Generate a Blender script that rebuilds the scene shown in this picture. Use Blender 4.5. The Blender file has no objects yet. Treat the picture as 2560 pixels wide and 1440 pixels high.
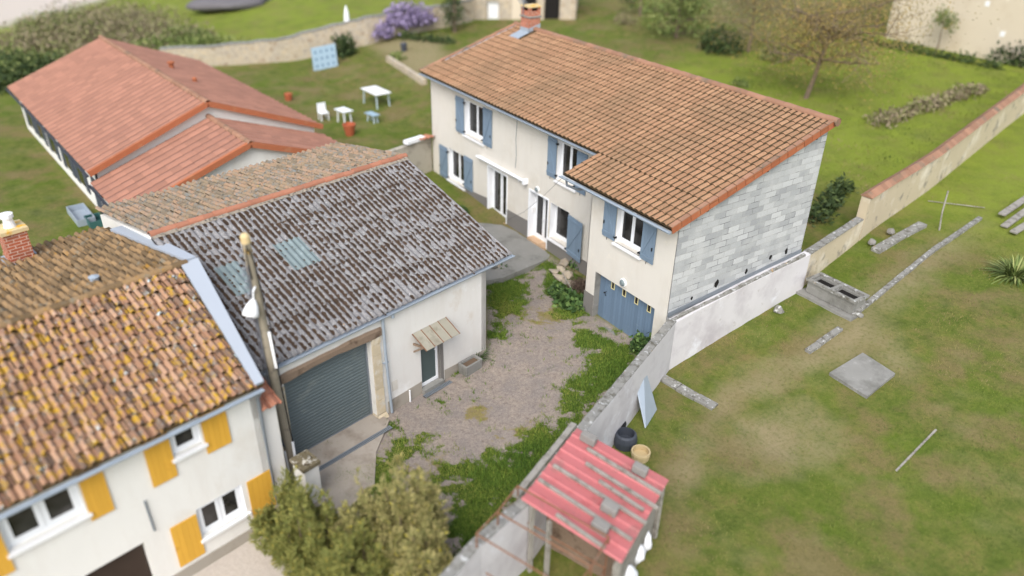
import bpy, bmesh, math, random
import numpy as np
from math import radians as R, sin, cos, pi
from mathutils import Vector, Matrix
random.seed(7); np.random.seed(7)
sc = bpy.context.scene; col = sc.collection
# ------------------------------------------------------------------ camera, world, sun, exposure
CAM = np.array([31.417, -16.828, 14.154]); FPX = 1909.2
th, ya, ro = R(29.664), R(-55.349), R(1.235)
fw = np.array([sin(ya)*cos(th), cos(ya)*cos(th), -sin(th)])
rt = np.array([cos(ya), -sin(ya), 0]); up0 = np.cross(rt, fw)
rr = rt*cos(ro)+up0*sin(ro); uu_ = -rt*sin(ro)+up0*cos(ro)
cd = bpy.data.cameras.new('camera'); cam = bpy.data.objects.new('camera', cd); col.objects.link(cam)
cam.matrix_world = Matrix(((rr[0], uu_[0], -fw[0], CAM[0]), (rr[1], uu_[1], -fw[1], CAM[1]), (rr[2], uu_[2], -fw[2], CAM[2]), (0, 0, 0, 1)))
cd.sensor_width = 36; cd.lens = FPX/2560*36; cd.clip_start = .1; cd.clip_end = 3000
cd.dof.use_dof = True; cd.dof.focus_distance = 24.0; cd.dof.aperture_fstop = .12
sc.camera = cam
SUN_EL, SUN_AZ = 46, -47            # azimuth in degrees from +X towards +Y
w = bpy.data.worlds.new('World'); sc.world = w; w.use_nodes = True
wn = w.node_tree.nodes; bg = wn['Background']; sky = wn.new('ShaderNodeTexSky'); sky.sky_type = 'NISHITA'
sky.sun_disc = False; sky.sun_elevation = R(SUN_EL); sky.dust_density = 2.2; sky.air_density = 1.0; sky.ozone_density = .6
hs = wn.new('ShaderNodeHueSaturation'); hs.inputs['Saturation'].default_value = .55
w.node_tree.links.new(sky.outputs[0], hs.inputs['Color']); w.node_tree.links.new(hs.outputs[0], bg.inputs[0])
bg.inputs[1].default_value = .15
sd = np.array([cos(R(SUN_EL))*cos(R(SUN_AZ)), cos(R(SUN_EL))*sin(R(SUN_AZ)), sin(R(SUN_EL))])   # towards the sun
sky.sun_rotation = math.atan2(sd[0], sd[1])
sl = bpy.data.lights.new('sun', 'SUN'); sl.energy = 1.5; sl.angle = R(38); sl.color = (1, 1, .995)
so = bpy.data.objects.new('sun', sl); col.objects.link(so)
so.rotation_euler = Vector(sd).to_track_quat('Z', 'Y').to_euler()
sc.view_settings.view_transform = 'Standard'; sc.view_settings.look = 'None'; sc.view_settings.gamma = 1
sc.view_settings.exposure = .79
sc.render.engine = 'CYCLES'; sc.cycles.use_denoising = True; sc.cycles.max_bounces = 6

def ray(a, b): return fw+rr*(a-1280)/FPX-uu_*(b-720)/FPX
def gz(a, b, z=0.0):
    d = ray(a, b); return CAM+d*((z-CAM[2])/d[2])
# ------------------------------------------------------------------ terrain
def sst(a, b, x):
    t = np.clip((x-a)/(b-a), 0, 1); return t*t*(3-2*t)
def T(x, y):
    x = np.asarray(x, float); y = np.asarray(y, float)
    z = -.22*sst(-3, -9, y) - .55*sst(-12.2, -13.6, y)*sst(15.5, 16.5, x)
    z = z + .15*np.clip(y+1.5, 0, 11.5) + .05*np.clip(y-10, 0, 30) + .02*np.clip(y-40, 0, 400)
    b = .5*sst(7.5, 3, x)*sst(3, -2, y)
    return z+b*sst(-60, -30, x)
def gt(a, b):
    z = 0.
    for _ in range(60):
        X = gz(a, b, z); z = .5*z+.5*float(T(X[0], X[1]))
    X[2] = T(X[0], X[1]); return X
# ------------------------------------------------------------------ materials
def srgb(c):
    return tuple(((x/255)/12.92 if x/255 <= .04045 else ((x/255+.055)/1.055)**2.4) for x in c)
class NB:
    def __init__(s, name):
        s.m = bpy.data.materials.new(name); s.m.use_nodes = True; s.t = s.m.node_tree; s.n = s.t.nodes
        s.b = s.n['Principled BSDF']; s.tc = s.n.new('ShaderNodeTexCoord').outputs['Object']
    def L(s, a, b): s.t.links.new(a, b)
    def put(s, v, sock):
        if hasattr(v, 'is_linked'): s.L(v, sock)
        elif isinstance(v, (tuple, list)) and len(v) == 3 and sock.type == 'RGBA': sock.default_value = (*v, 1)
        else: sock.default_value = v
    def mapping(s, scale=(1, 1, 1), rot=(0, 0, 0), loc=(0, 0, 0), v=None):
        n = s.n.new('ShaderNodeMapping'); n.inputs['Scale'].default_value = scale; n.inputs['Rotation'].default_value = rot; n.inputs['Location'].default_value = loc
        s.L(v or s.tc, n.inputs[0]); return n.outputs[0]
    def noise(s, scale, detail=4, rough=.55, v=None, out=0):
        n = s.n.new('ShaderNodeTexNoise'); n.inputs['Scale'].default_value = scale; n.inputs['Detail'].default_value = detail; n.inputs['Roughness'].default_value = rough
        s.L(v or s.tc, n.inputs['Vector']); return n.outputs[out]
    def voro(s, scale, v=None, out='Distance', feat='F1'):
        n = s.n.new('ShaderNodeTexVoronoi'); n.feature = feat; n.inputs['Scale'].default_value = scale; s.L(v or s.tc, n.inputs['Vector']); return n.outputs[out]
    def ramp(s, fac, stops, interp='LINEAR'):
        n = s.n.new('ShaderNodeValToRGB'); n.color_ramp.interpolation = interp; e = n.color_ramp.elements
        while len(e) < len(stops): e.new(.5)
        for k, (p, c) in enumerate(stops):
            e[k].position = p; e[k].color = (c, c, c, 1) if isinstance(c, (int, float)) else (*c, 1)
        s.L(fac, n.inputs[0]); return n.outputs[0]
    def mix(s, f, a, b, mode='MIX'):
        n = s.n.new('ShaderNodeMix'); n.data_type = 'RGBA'; n.blend_type = mode
        s.put(f, n.inputs[0]); s.put(a, n.inputs[6]); s.put(b, n.inputs[7]); return n.outputs[2]
    def math(s, op, a, b=0., c=0.):
        n = s.n.new('ShaderNodeMath'); n.operation = op
        for k, v in enumerate((a, b, c)): s.put(v, n.inputs[k])
        return n.outputs[0]
    def attr(s, name, out='Fac'):
        n = s.n.new('ShaderNodeAttribute'); n.attribute_name = name; return n.outputs[out]
    def bump(s, h, strength=.4, dist=.02):
        n = s.n.new('ShaderNodeBump'); n.inputs['Strength'].default_value = strength; n.inputs['Distance'].default_value = dist
        s.L(h, n.inputs['Height']); s.L(n.outputs[0], s.b.inputs['Normal'])
    def done(s, c, rough=.85, spec=.25, metal=0, tint=None):
        if tint: c = s.mix(1., c, tint, 'MULTIPLY')
        s.put(c, s.b.inputs['Base Color']); s.put(rough, s.b.inputs['Roughness']); s.b.inputs['Specular IOR Level'].default_value = spec; s.b.inputs['Metallic'].default_value = metal
        return s.m
def lin(c, k=1.): return tuple(min(1, x*k) for x in srgb(c))
def mk(name, c, var=.12, sc_=2.5, rough=.85, bump=0., bsc=60, rnd=0., layers=(), spec=.25, metal=0, stretch=None, k=1., stops=None, tint=None, streak=None):
    n = NB(name); v = n.mapping(stretch) if stretch else n.tc
    b = lin(c, k)
    base = n.mix(n.noise(sc_, 5, .6, v), tuple(x*(1-var) for x in b), tuple(min(1, x*(1+var)) for x in b))
    if stops:
        base = n.mix(.85, base, n.ramp(n.attr('rnd'), [(p, lin(q, k)) for p, q in stops]))
    if rnd:
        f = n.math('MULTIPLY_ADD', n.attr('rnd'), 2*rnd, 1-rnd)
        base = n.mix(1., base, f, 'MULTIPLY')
    for (lc, ls, lo, hi) in layers:
        base = n.mix(n.ramp(n.noise(ls, 6, .65), [(lo, 0.), (hi, 1.)]), base, lin(lc, k))
    if streak: base = n.mix(n.ramp(n.noise(2.2, 5, .7, n.mapping((1.1, 1.1, .22))), [(.48, 0.), (.75, streak[1])]), base, lin(streak[0], k))
    if bump: n.bump(n.noise(bsc, 4, .6, v), bump, .02)
    return n.done(base, rough, spec, metal, tint)
MT = {}
MT['render'] = mk('cream_render', (213, 207, 196), .05, 1.2, .95, .5, 90, layers=[((196, 186, 168), .7, .55, .85), ((226, 218, 202), 3, .6, .8)], streak=((200, 190, 174), .35))
MT['barn_render'] = mk('pale_barn_render', (219, 215, 208), .05, 1.0, .95, .5, 60, layers=[((232, 230, 226), .9, .58, .7), ((196, 180, 158), .6, .62, .8)], streak=((200, 190, 176), .3))
MT['white_render'] = mk('white_render', (226, 223, 216), .05, .8, .95, .3, 60, layers=[((205, 196, 182), .5, .58, .85)], streak=((208, 200, 190), .35))
MT['plinth'] = mk('grey_plinth_paint', (122, 118, 113), .12, 1.5, .95, .4, 80, layers=[((150, 144, 136), 2, .6, .8)])
MT['plinth_pale'] = mk('pale_cement_plinth', (160, 152, 140), .15, 2, .95, .4, 60, layers=[((128, 118, 105), 1.5, .55, .75)])
MT['concrete'] = mk('weathered_concrete', (158, 154, 146), .14, 1.6, .95, .4, 50, layers=[((120, 117, 108), 1.1, .5, .72), ((180, 176, 168), 5, .58, .75)], tint=(0.72, 0.74, 0.76))
MT['stone'] = mk('pale_field_stone', (180, 164, 142), .2, 3, .95, .6, 25, rnd=.2, layers=[((150, 142, 132), 4, .5, .7)], tint=(0.8, 0.82, 0.84))
MT['wallwash'] = mk('blotchy_whitewashed_render', (202, 198, 198), .12, .9, .95, .4, 30, layers=[((178, 172, 174), .8, .48, .72), ((222, 222, 226), 1.0, .58, .74), ((160, 152, 144), 3, .62, .78)])
MT['coping'] = mk('lichen_coping', (150, 146, 138), .2, 4, .95, .6, 40, layers=[((105, 100, 88), 5, .5, .65), ((214, 212, 206), 7, .57, .66), ((178, 132, 50), 3.2, .66, .72)], tint=(0.8, 0.82, 0.84))
MT['shutter'] = mk('grey_blue_paint', (118, 136, 153), .07, 3, .6, .1, 60, rnd=.06, spec=.4)
MT['garage_blue'] = mk('weathered_blue_paint', (104, 124, 144), .1, 3, .65, .2, 80, rnd=.1, layers=[((140, 156, 170), 4, .62, .8)], spec=.4, stretch=(1, 1, .2))
MT['white'] = mk('white_paint', (235, 236, 238), .03, 2, .45, spec=.5)
MT['white_dirty'] = mk('white_sill_paint', (232, 231, 230), .06, 4, .6, .1, 60, spec=.3)
MT['zinc'] = mk('dull_zinc', (160, 170, 180), .1, 3, .5, rnd=.0, spec=.5, metal=.2)
MT['steel_grey'] = mk('grey_metal', (128, 134, 140), .1, 4, .5, spec=.5, metal=.3)
MT['dark'] = mk('dark_interior', (30, 27, 25), .2, 2, .9)
MT['black'] = mk('black_iron', (28, 28, 30), .1, 5, .6)
MT['wood_old'] = mk('old_grey_timber', (138, 118, 100), .3, 5, .95, .7, 30, stretch=(1, 6, 6), layers=[((92, 74, 60), 3, .55, .7)])
MT['timber'] = mk('silvered_timber', (150, 145, 136), .2, 3, .95, .5, 40, layers=[((112, 106, 96), 4, .5, .66)])
MT['rust'] = mk('rusty_iron', (128, 92, 70), .3, 8, .95, .4, 60, layers=[((160, 150, 138), 5, .6, .7)])
MT['block_loose'] = mk('loose_grey_block', (138, 134, 128), .2, 4, .95, .6, 40, rnd=.15, layers=[((170, 140, 70), 3, .66, .74)])
MT['red_sheet'] = mk('red_roof_sheet', (192, 122, 120), .08, 2, .6, rnd=.06, spec=.35, layers=[((176, 92, 88), 3, .55, .75), ((150, 120, 112), 1.6, .54, .74)], tint=(.84, .70, .72))
MT['yellow'] = mk('ochre_yellow_paint', (214, 163, 62), .05, 2, .6, .1, 60, rnd=.05, layers=[((190, 138, 52), 2, .62, .8)])
MT['soil'] = mk('brown_soil', (110, 92, 76), .25, 5, 1, .8, 30)
MT['beige_wall'] = mk('beige_far_render', (206, 192, 170), .07, .4, .95, .2, 10, layers=[((190, 172, 148), .5, .5, .75), ((226, 216, 200), .9, .6, .7)])
MT['garden_wall'] = mk('yellowed_garden_wall', (190, 176, 150), .12, .8, .95, .5, 12, layers=[((140, 132, 120), 1.6, .56, .66), ((214, 204, 186), .7, .55, .7)])
MT['bark'] = mk('grey_bark', (120, 104, 88), .25, 6, .95, .6, 30)
MT['terracotta'] = mk('terracotta', (170, 92, 62), .12, 4, .85, .3, 40)
MT['brick'] = None
def glass():
    n = NB('window_glass'); c = n.mix(n.ramp(n.noise(1.3, 2), [(.42, 0.), (.62, 1.)]), (.012, .011, .01), (.05, .047, .045))
    return n.done(c, .06, .5)
MT['glass'] = glass()
def obscured():
    n = NB('reeded_glass'); v = n.noise(180, 2)
    n.bump(v, .3, .01); return n.done(n.mix(v, lin((52, 66, 68)), lin((86, 100, 98))), .35, .5)
MT['obscured'] = obscured()
def block_mat():
    n = NB('concrete_block_masonry'); s = n.n.new('ShaderNodeSeparateXYZ'); n.L(n.tc, s.inputs[0])
    cb = n.n.new('ShaderNodeCombineXYZ'); n.L(s.outputs[1], cb.inputs[0]); n.L(s.outputs[2], cb.inputs[1])
    wv = n.n.new('ShaderNodeVectorMath'); wv.operation = 'MULTIPLY_ADD'; n.L(n.noise(2.2, 3, .5, out=1), wv.inputs[0]); wv.inputs[1].default_value = (.02, .02, 0); n.L(cb.outputs[0], wv.inputs[2])
    b = n.n.new('ShaderNodeTexBrick'); n.L(wv.outputs[0], b.inputs['Vector'])
    b.inputs['Scale'].default_value = 1; b.inputs['Brick Width'].default_value = .5; b.inputs['Row Height'].default_value = .205; b.inputs['Mortar Size'].default_value = .008; b.inputs['Mortar Smooth'].default_value = .3; b.inputs['Bias'].default_value = -.1
    b.inputs['Color1'].default_value = (*lin((150, 150, 150)), 1); b.inputs['Color2'].default_value = (*lin((192, 191, 189)), 1); b.inputs['Mortar'].default_value = (*lin((170, 167, 162)), 1)
    c = n.mix(n.ramp(n.noise(1.4, 5), [(.45, 0.), (.7, .5)]), b.outputs[0], lin((192, 190, 186)))
    c = n.mix(n.ramp(n.noise(60, 3), [(.35, .35), (.6, 0.)]), c, lin((120, 120, 120)))
    # dark open joints here and there
    jm = n.math('MULTIPLY', b.outputs['Fac'], n.ramp(n.noise(1.7, 3), [(.48, 0.), (.6, 1.)]))
    c = n.mix(jm, c, lin((92, 90, 90)))
    h = n.math('ADD', n.math('MULTIPLY', n.noise(70, 3), .35), n.math('SUBTRACT', 1., b.outputs['Fac']))
    n.bump(h, .6, .012); return n.done(c, .95, .2, tint=(1.14, 1.16, 1.18))
MT['blocks'] = block_mat()
def brick_mat(name='orange_brick', rot=False):
    n = NB(name); s = n.n.new('ShaderNodeSeparateXYZ'); n.L(n.tc, s.inputs[0])
    cb = n.n.new('ShaderNodeCombineXYZ'); n.L(n.math('ADD', s.outputs[0], s.outputs[1]), cb.inputs[0]); n.L(s.outputs[2], cb.inputs[1])
    b = n.n.new('ShaderNodeTexBrick'); n.L(cb.outputs[0], b.inputs['Vector']); b.inputs['Scale'].default_value = 1
    b.inputs['Brick Width'].default_value = .23; b.inputs['Row Height'].default_value = .085; b.inputs['Mortar Size'].default_value = .009
    b.inputs['Color1'].default_value = (*lin((178, 96, 66)), 1); b.inputs['Color2'].default_value = (*lin((150, 78, 54)), 1); b.inputs['Mortar'].default_value = (*lin((206, 178, 160)), 1)
    c = n.mix(n.ramp(n.noise(3, 5), [(.5, 0.), (.8, .6)]), b.outputs[0], lin((120, 100, 84)))
    n.bump(n.math('SUBTRACT', 1., b.outputs['Fac']), .5, .01); return n.done(c, .9)
MT['brick'] = brick_mat()
def rubble_mat():
    n = NB('rubble_stone_wall'); vo = n.voro(3.2, out='Color'); d = n.voro(3.2, feat='DISTANCE_TO_EDGE')
    c = n.ramp(vo, [(0, lin((150, 132, 112))), (.35, lin((186, 170, 146))), (.7, lin((168, 156, 140))), (1, lin((198, 180, 150)))])
    c = n.mix(n.ramp(d, [(0, 1.), (.06, 0.)]), c, lin((196, 186, 168)))
    n.bump(d, .5, .05); return n.done(c, .95)
MT['rubble'] = rubble_mat()
def tile_mat():
    n = NB('clay_roof_tile')
    c = n.ramp(n.attr('rnd'), [(0, lin((166, 117, 87))), (.3, lin((174, 123, 92))), (.7, lin((182, 129, 97))), (1, lin((190, 137, 103)))])
    c = n.mix(n.ramp(n.noise(.35, 3), [(.45, 0.), (.75, .7)]), c, lin((140, 108, 82)))
    c = n.mix(n.ramp(n.noise(26, 4), [(.3, .5), (.55, 0.)]), c, lin((112, 84, 64)))
    c = n.mix(n.ramp(n.noise(9, 4, .7), [(.66, 0.), (.72, .8)]), c, lin((196, 150, 92)))
    c = n.mix(n.ramp(n.noise(6, 5, .7, n.mapping(loc=(4, 9, 2))), [(.71, 0.), (.74, .9)]), c, lin((206, 198, 186)))
    c = n.mix(n.math('GREATER_THAN', n.attr('rnd'), 1.5), c, n.mix(n.noise(7), lin((74, 54, 40)), lin((104, 82, 56))))  # lips and grooves: joint moss, darkened also to paint in relief shade
    n.bump(n.noise(70, 3), .25, .01); return n.done(c, .9, .2, tint=(.82, .98, 1.03))
MT['tile'] = tile_mat()
MT['tile_moss'] = mk('mossy_joint', (84, 68, 44), .3, 8, 1, .5, 40)
MT['ridge'] = mk('ridge_tile_clay', (172, 124, 98), .15, 2.5, .9, .3, 40, rnd=.14, layers=[((122, 110, 92), 1.2, .52, .72), ((206, 198, 184), 9, .66, .74)], tint=(0.74, 0.82, 0.86))
MT['ridge_new'] = mk('orange_ridge_tile', (190, 126, 98), .14, 2.5, .9, .3, 40, rnd=.14, layers=[((206, 146, 56), 1.6, .66, .74), ((150, 120, 100), 3, .6, .75)], tint=(0.75, 0.8, 0.84))
MT['verge'] = mk('orange_verge_tile', (180, 106, 72), .1, 3, .85, .2, 40, rnd=.08, layers=[((190, 128, 92), 2, .55, .7)], tint=(0.8, 0.84, 0.86))
MT['canal_grey'] = mk('lichened_canal_tile', (170, 142, 112), .18, 3, .95, .5, 40, stops=[(0, (140, 122, 100)), (.4, (176, 148, 116)), (.8, (192, 150, 116)), (1, (196, 160, 130))], layers=[((150, 146, 136), 5, .5, .66), ((90, 82, 70), 8, .56, .66), ((212, 166, 74), 3.5, .67, .73)], tint=(0.66, 0.72, 0.78))
MT['canal_orange'] = mk('orange_lichen_canal_tile', (186, 128, 92), .16, 3, .95, .5, 40, stops=[(0, (120, 92, 74)), (.3, (170, 116, 84)), (.6, (196, 138, 100)), (1, (206, 152, 116))], layers=[((150, 132, 112), 4, .55, .72), ((204, 146, 44), 4.9, .53, .60), ((128, 108, 90), 7, .56, .66), ((206, 206, 192), 5.5, .62, .68), ((70, 54, 42), 3.7, .63, .68)], tint=(0.74, 0.92, 1.1))
MT['canal_brown'] = mk('brown_canal_tile', (150, 118, 82), .18, 3, .95, .5, 40, stops=[(0, (112, 88, 62)), (.5, (156, 122, 86)), (1, (182, 140, 96))], layers=[((186, 130, 44), 3.5, .6, .7), ((140, 130, 112), 4, .56, .72)], tint=(0.72, 0.8, 0.86))
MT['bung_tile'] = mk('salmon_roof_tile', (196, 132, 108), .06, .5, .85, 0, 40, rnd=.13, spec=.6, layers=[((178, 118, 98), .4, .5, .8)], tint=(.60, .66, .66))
def fibro_mat():
    n = NB('fibre_cement_sheet')
    c = n.ramp(n.noise(5, 6, .75), [(.3, lin((118, 115, 114))), (.5, lin((130, 127, 126))), (.7, lin((144, 141, 140)))])
    c = n.mix(n.ramp(n.noise(24, 5, .75), [(.54, 0.), (.62, .8)]), c, lin((184, 182, 180)))
    c = n.mix(n.ramp(n.noise(34, 5, .75, n.mapping(loc=(3, 1, 7))), [(.54, 0.), (.6, .85)]), c, lin((84, 82, 86)))
    c = n.mix(n.ramp(n.noise(4.5, 4, .7, n.mapping(loc=(9, 1, 3))), [(.70, 0.), (.73, .9)]), c, lin((168, 124, 66)))
    n.bump(n.noise(45, 4), .5, .01); return n.done(c, .95, .2)
MT['fibro'] = fibro_mat()
MT['moss'] = mk('dry_brown_moss', (72, 57, 45), .3, 20, 1, .8, 90, rnd=.25, layers=[((110, 84, 50), 8, .6, .75)])
MT['skylight'] = mk('translucent_sheet', (116, 128, 128), .1, 3, .35, rnd=0, spec=.5, layers=[((140, 152, 152), 4, .55, .7)])
MT['roller'] = mk('galvanised_roller', (92, 102, 103), .12, 1.2, .5, .1, 30, spec=.4, layers=[((114, 120, 116), 1.4, .55, .75)], stretch=(1, 1, 2))
MT['canopy'] = mk('dirty_canopy_sheet', (150, 145, 130), .1, 2, .6, rnd=.04, layers=[((126, 118, 102), 2.5, .52, .72)])
def leafmat(name, stops, trans=.25):
    n = NB(name); c = n.ramp(n.attr('rnd'), [(p, lin(q)) for p, q in stops]); m = n.done(c, .7, .25)
    n.b.inputs['Subsurface Weight'].default_value = 0; return m
MT['shrub'] = leafmat('olive_shrub_leaf', [(0, (88, 96, 50)), (.35, (132, 130, 76)), (.7, (164, 154, 100)), (.92, (184, 168, 116)), (1, (214, 200, 56))])
MT['shrub_soft'] = leafmat('olive_shrub_leaf_soft', [(0, (84, 98, 50)), (.5, (126, 128, 66)), (.85, (148, 142, 78)), (1, (178, 160, 68))])
MT['weed'] = leafmat('dark_weed_leaf', [(0, (44, 66, 34)), (.6, (72, 98, 50)), (1, (110, 132, 72))])
MT['grass'] = leafmat('grass_blade', [(0, (62, 90, 30)), (.4, (98, 124, 44)), (.7, (132, 142, 60)), (1, (164, 152, 90))])
MT['pine'] = leafmat('dark_conifer_leaf', [(0, (40, 54, 30)), (.7, (66, 82, 44)), (1, (92, 104, 58))])
MT['green'] = leafmat('mid_green_leaf', [(0, (74, 92, 44)), (.6, (112, 126, 66)), (1, (146, 150, 92))])
MT['catkin'] = leafmat('yellow_bud_leaf', [(0, (112, 98, 66)), (.5, (138, 120, 76)), (.85, (156, 134, 78)), (1, (176, 146, 70))])
MT['dry'] = leafmat('dry_scrub_leaf', [(0, (112, 100, 80)), (.45, (146, 132, 106)), (.75, (134, 132, 88)), (1, (122, 130, 74))])
MT['lilac'] = leafmat('lilac_blossom', [(0, (120, 106, 138)), (1, (160, 146, 176))])
MT['heath'] = leafmat('dead_dark_stems', [(0, (70, 56, 50)), (1, (104, 88, 74))])
# ------------------------------------------------------------------ mesh tools
class Fr:
    def __init__(s, o=(0, 0, 0), ex=(1, 0, 0), ey=(0, 1, 0), ez=(0, 0, 1)):
        s.o, s.ex, s.ey, s.ez = [np.array(a, float) for a in (o, ex, ey, ez)]
    def p(s, x, d, z): return s.o+s.ex*x+s.ey*d+s.ez*z
W0 = Fr()
class MB:
    def __init__(s): s.v = []; s.f = []; s.a = []
    def add(s, vs, fs, a=None):
        k = len(s.v); s.v += [tuple(map(float, v)) for v in vs]
        if a is None: a = random.random()
        for f in fs: s.f.append(tuple(i+k for i in f)); s.a.append(a)
        return s
    def box(s, fr, x0, x1, d0, d1, z0, z1, a=None):
        vs = [fr.p(x, d, z) for z in (z0, z1) for d in (d0, d1) for x in (x0, x1)]
        return s.add(vs, [(0, 1, 3, 2), (4, 6, 7, 5), (0, 4, 5, 1), (2, 3, 7, 6), (0, 2, 6, 4), (1, 5, 7, 3)], a)
    def quad(s, a, b, c, d, r=None): return s.add([a, b, c, d], [(0, 1, 2, 3)], r)
    def prism(s, pts, vec, a=None):
        pts = [np.array(q, float) for q in pts]; n = len(pts); vec = np.array(vec, float)
        return s.add(pts+[q+vec for q in pts], [tuple(range(n))[::-1], tuple(range(n, 2*n))]+[(i, (i+1) % n, n+(i+1) % n, n+i) for i in range(n)], a)
    def poly(s, fr, xz, d0, d1, a=None):
        return s.prism([fr.p(x, d0, z) for x, z in xz], fr.ey*(d1-d0), a)
    def tube(s, pts, r, seg=8, cap=True, a=None):
        pts = [Vector(map(float, q)) for q in pts]; rs = r if isinstance(r, (list, tuple)) else [r]*len(pts)
        vs = []; fs = []; ref = None
        for i, q in enumerate(pts):
            t = (pts[min(i+1, len(pts)-1)]-pts[max(i-1, 0)]).normalized()
            if ref is None: ref = Vector((0, 0, 1)) if abs(t.z) < .9 else Vector((1, 0, 0))
            x = t.cross(ref).normalized(); y = t.cross(x).normalized(); ref = x.cross(t)*-1 if False else ref
            for k in range(seg): vs.append(q+(x*cos(2*pi*k/seg)+y*sin(2*pi*k/seg))*rs[i])
        for i in range(len(pts)-1):
            for k in range(seg): fs.append((i*seg+k, i*seg+(k+1) % seg, (i+1)*seg+(k+1) % seg, (i+1)*seg+k))
        if cap: fs += [tuple(range(seg))[::-1], tuple((len(pts)-1)*seg+k for k in range(seg))]
        return s.add(vs, fs, a)
    def beam(s, p, q, wd, h, a=None):
        p, q = Vector(map(float, p)), Vector(map(float, q)); t = (q-p).normalized(); x = t.cross(Vector((0, 0, 1)))
        x = x.normalized() if x.length > 1e-4 else Vector((1, 0, 0)); y = x.cross(t)
        vs = [c+x*sx*wd/2+y*sy*h/2 for c in (p, q) for sx, sy in ((-1, -1), (1, -1), (1, 1), (-1, 1))]
        return s.add(vs, [(3, 2, 1, 0), (4, 5, 6, 7), (0, 1, 5, 4), (1, 2, 6, 5), (2, 3, 7, 6), (3, 0, 4, 7)], a)
    def sweep(s, prof, fr, x0, x1, a=None):       # open profile of (d, z) swept along x
        n = len(prof); vs = [fr.p(x, d, z) for x in (x0, x1) for d, z in prof]
        return s.add(vs, [(i, i+1, n+i+1, n+i) for i in range(n-1)], a)
    def lathe(s, c, prof, seg=16, axis=(0, 0, 1), a=None):
        ax = Vector(axis).normalized(); x = ax.orthogonal().normalized(); y = ax.cross(x); c = Vector(map(float, c)); n = len(prof)
        vs = [c+ax*h+(x*cos(2*pi*k/seg)+y*sin(2*pi*k/seg))*r for k in range(seg) for r, h in prof]
        fs = [(k*n+i, ((k+1) % seg)*n+i, ((k+1) % seg)*n+i+1, k*n+i+1) for k in range(seg) for i in range(n-1)]
        return s.add(vs, fs, a)
    def blob(s, c, rad, jit=.2, sub=2, a=None):
        bm = bmesh.new(); bmesh.ops.create_icosphere(bm, subdivisions=sub, radius=1)
        ph = [random.uniform(0, 6) for _ in range(6)]
        vs = []
        for v in bm.verts:
            k = 1+jit*(sin(2.3*v.co.x*2+ph[0])+sin(2.1*v.co.y*2+ph[1])+sin(1.9*v.co.z*2+ph[2]))/3+jit*.4*random.uniform(-1, 1)
            vs.append((c[0]+v.co.x*rad[0]*k, c[1]+v.co.y*rad[1]*k, c[2]+v.co.z*rad[2]*k))
        bm.verts.index_update(); fs = [tuple(v.index for v in f.verts) for f in bm.faces]; bm.free()
        return s.add(vs, fs, a)
    def build(s, name, mat, parent=None, smooth=False, fix=True, **pr):
        me = bpy.data.meshes.new(name); o = np.zeros(3)
        if parent is not None: o = np.array(parent.get('_o', (0, 0, 0)))
        V = np.array(s.v, float)-o
        me.from_pydata(V.tolist(), [], s.f)
        at = me.attributes.new('rnd', 'FLOAT', 'FACE'); at.data.foreach_set('value', np.array(s.a, np.float32))
        if fix:
            bm = bmesh.new(); bm.from_mesh(me); bmesh.ops.recalc_face_normals(bm, faces=bm.faces); bm.to_mesh(me); bm.free()
        if smooth: me.polygons.foreach_set('use_smooth', [True]*len(me.polygons))
        me.materials.append(mat if not isinstance(mat, str) else MT[mat])
        ob = bpy.data.objects.new(name, me); col.objects.link(ob)
        if parent is not None: ob.parent = parent; ob['_o'] = tuple(o)
        for k, v in pr.items(): ob[k] = v
        return ob
def thing(name, loc, label, cat, group=None):
    e = bpy.data.objects.new(name, None); col.objects.link(e); e.location = tuple(map(float, loc)); e['_o'] = tuple(map(float, loc))
    e.empty_display_size = .3; e['label'] = label; e['category'] = cat
    if group: e['group'] = group
    return e
def solo(mb, name, mat, label, cat, group=None, smooth=False, fix=True):
    d = dict(label=label, category=cat)
    if group: d['group'] = group
    return mb.build(name, mat, None, smooth, fix, **d)
def clip(a, lo, hi): return max(lo, min(hi, a))

# walls with real openings (grid of cells, reveals running inwards)
def wall(mb, fr, x0, x1, z0, z1, ops=(), depth=.3):
    xs = sorted({x0, x1, *[o[0] for o in ops], *[o[1] for o in ops]}); zs = sorted({z0, z1, *[o[2] for o in ops], *[o[3] for o in ops]})
    for i in range(len(xs)-1):
        for j in range(len(zs)-1):
            cx, cz = (xs[i]+xs[i+1])/2, (zs[j]+zs[j+1])/2
            if any(o[0] < cx < o[1] and o[2] < cz < o[3] for o in ops): continue
            mb.quad(fr.p(xs[i], 0, zs[j]), fr.p(xs[i+1], 0, zs[j]), fr.p(xs[i+1], 0, zs[j+1]), fr.p(xs[i], 0, zs[j+1]))
    for xa, xb, za, zb in ops:
        c = [(xa, za), (xb, za), (xb, zb), (xa, zb)]
        for k in range(4):
            (p, q), (p2, q2) = c[k], c[(k+1) % 4]
            mb.quad(fr.p(p, 0, q), fr.p(p2, 0, q2), fr.p(p2, depth, q2), fr.p(p, depth, q))
        mb.quad(*[fr.p(x, depth, z) for x, z in c])
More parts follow.
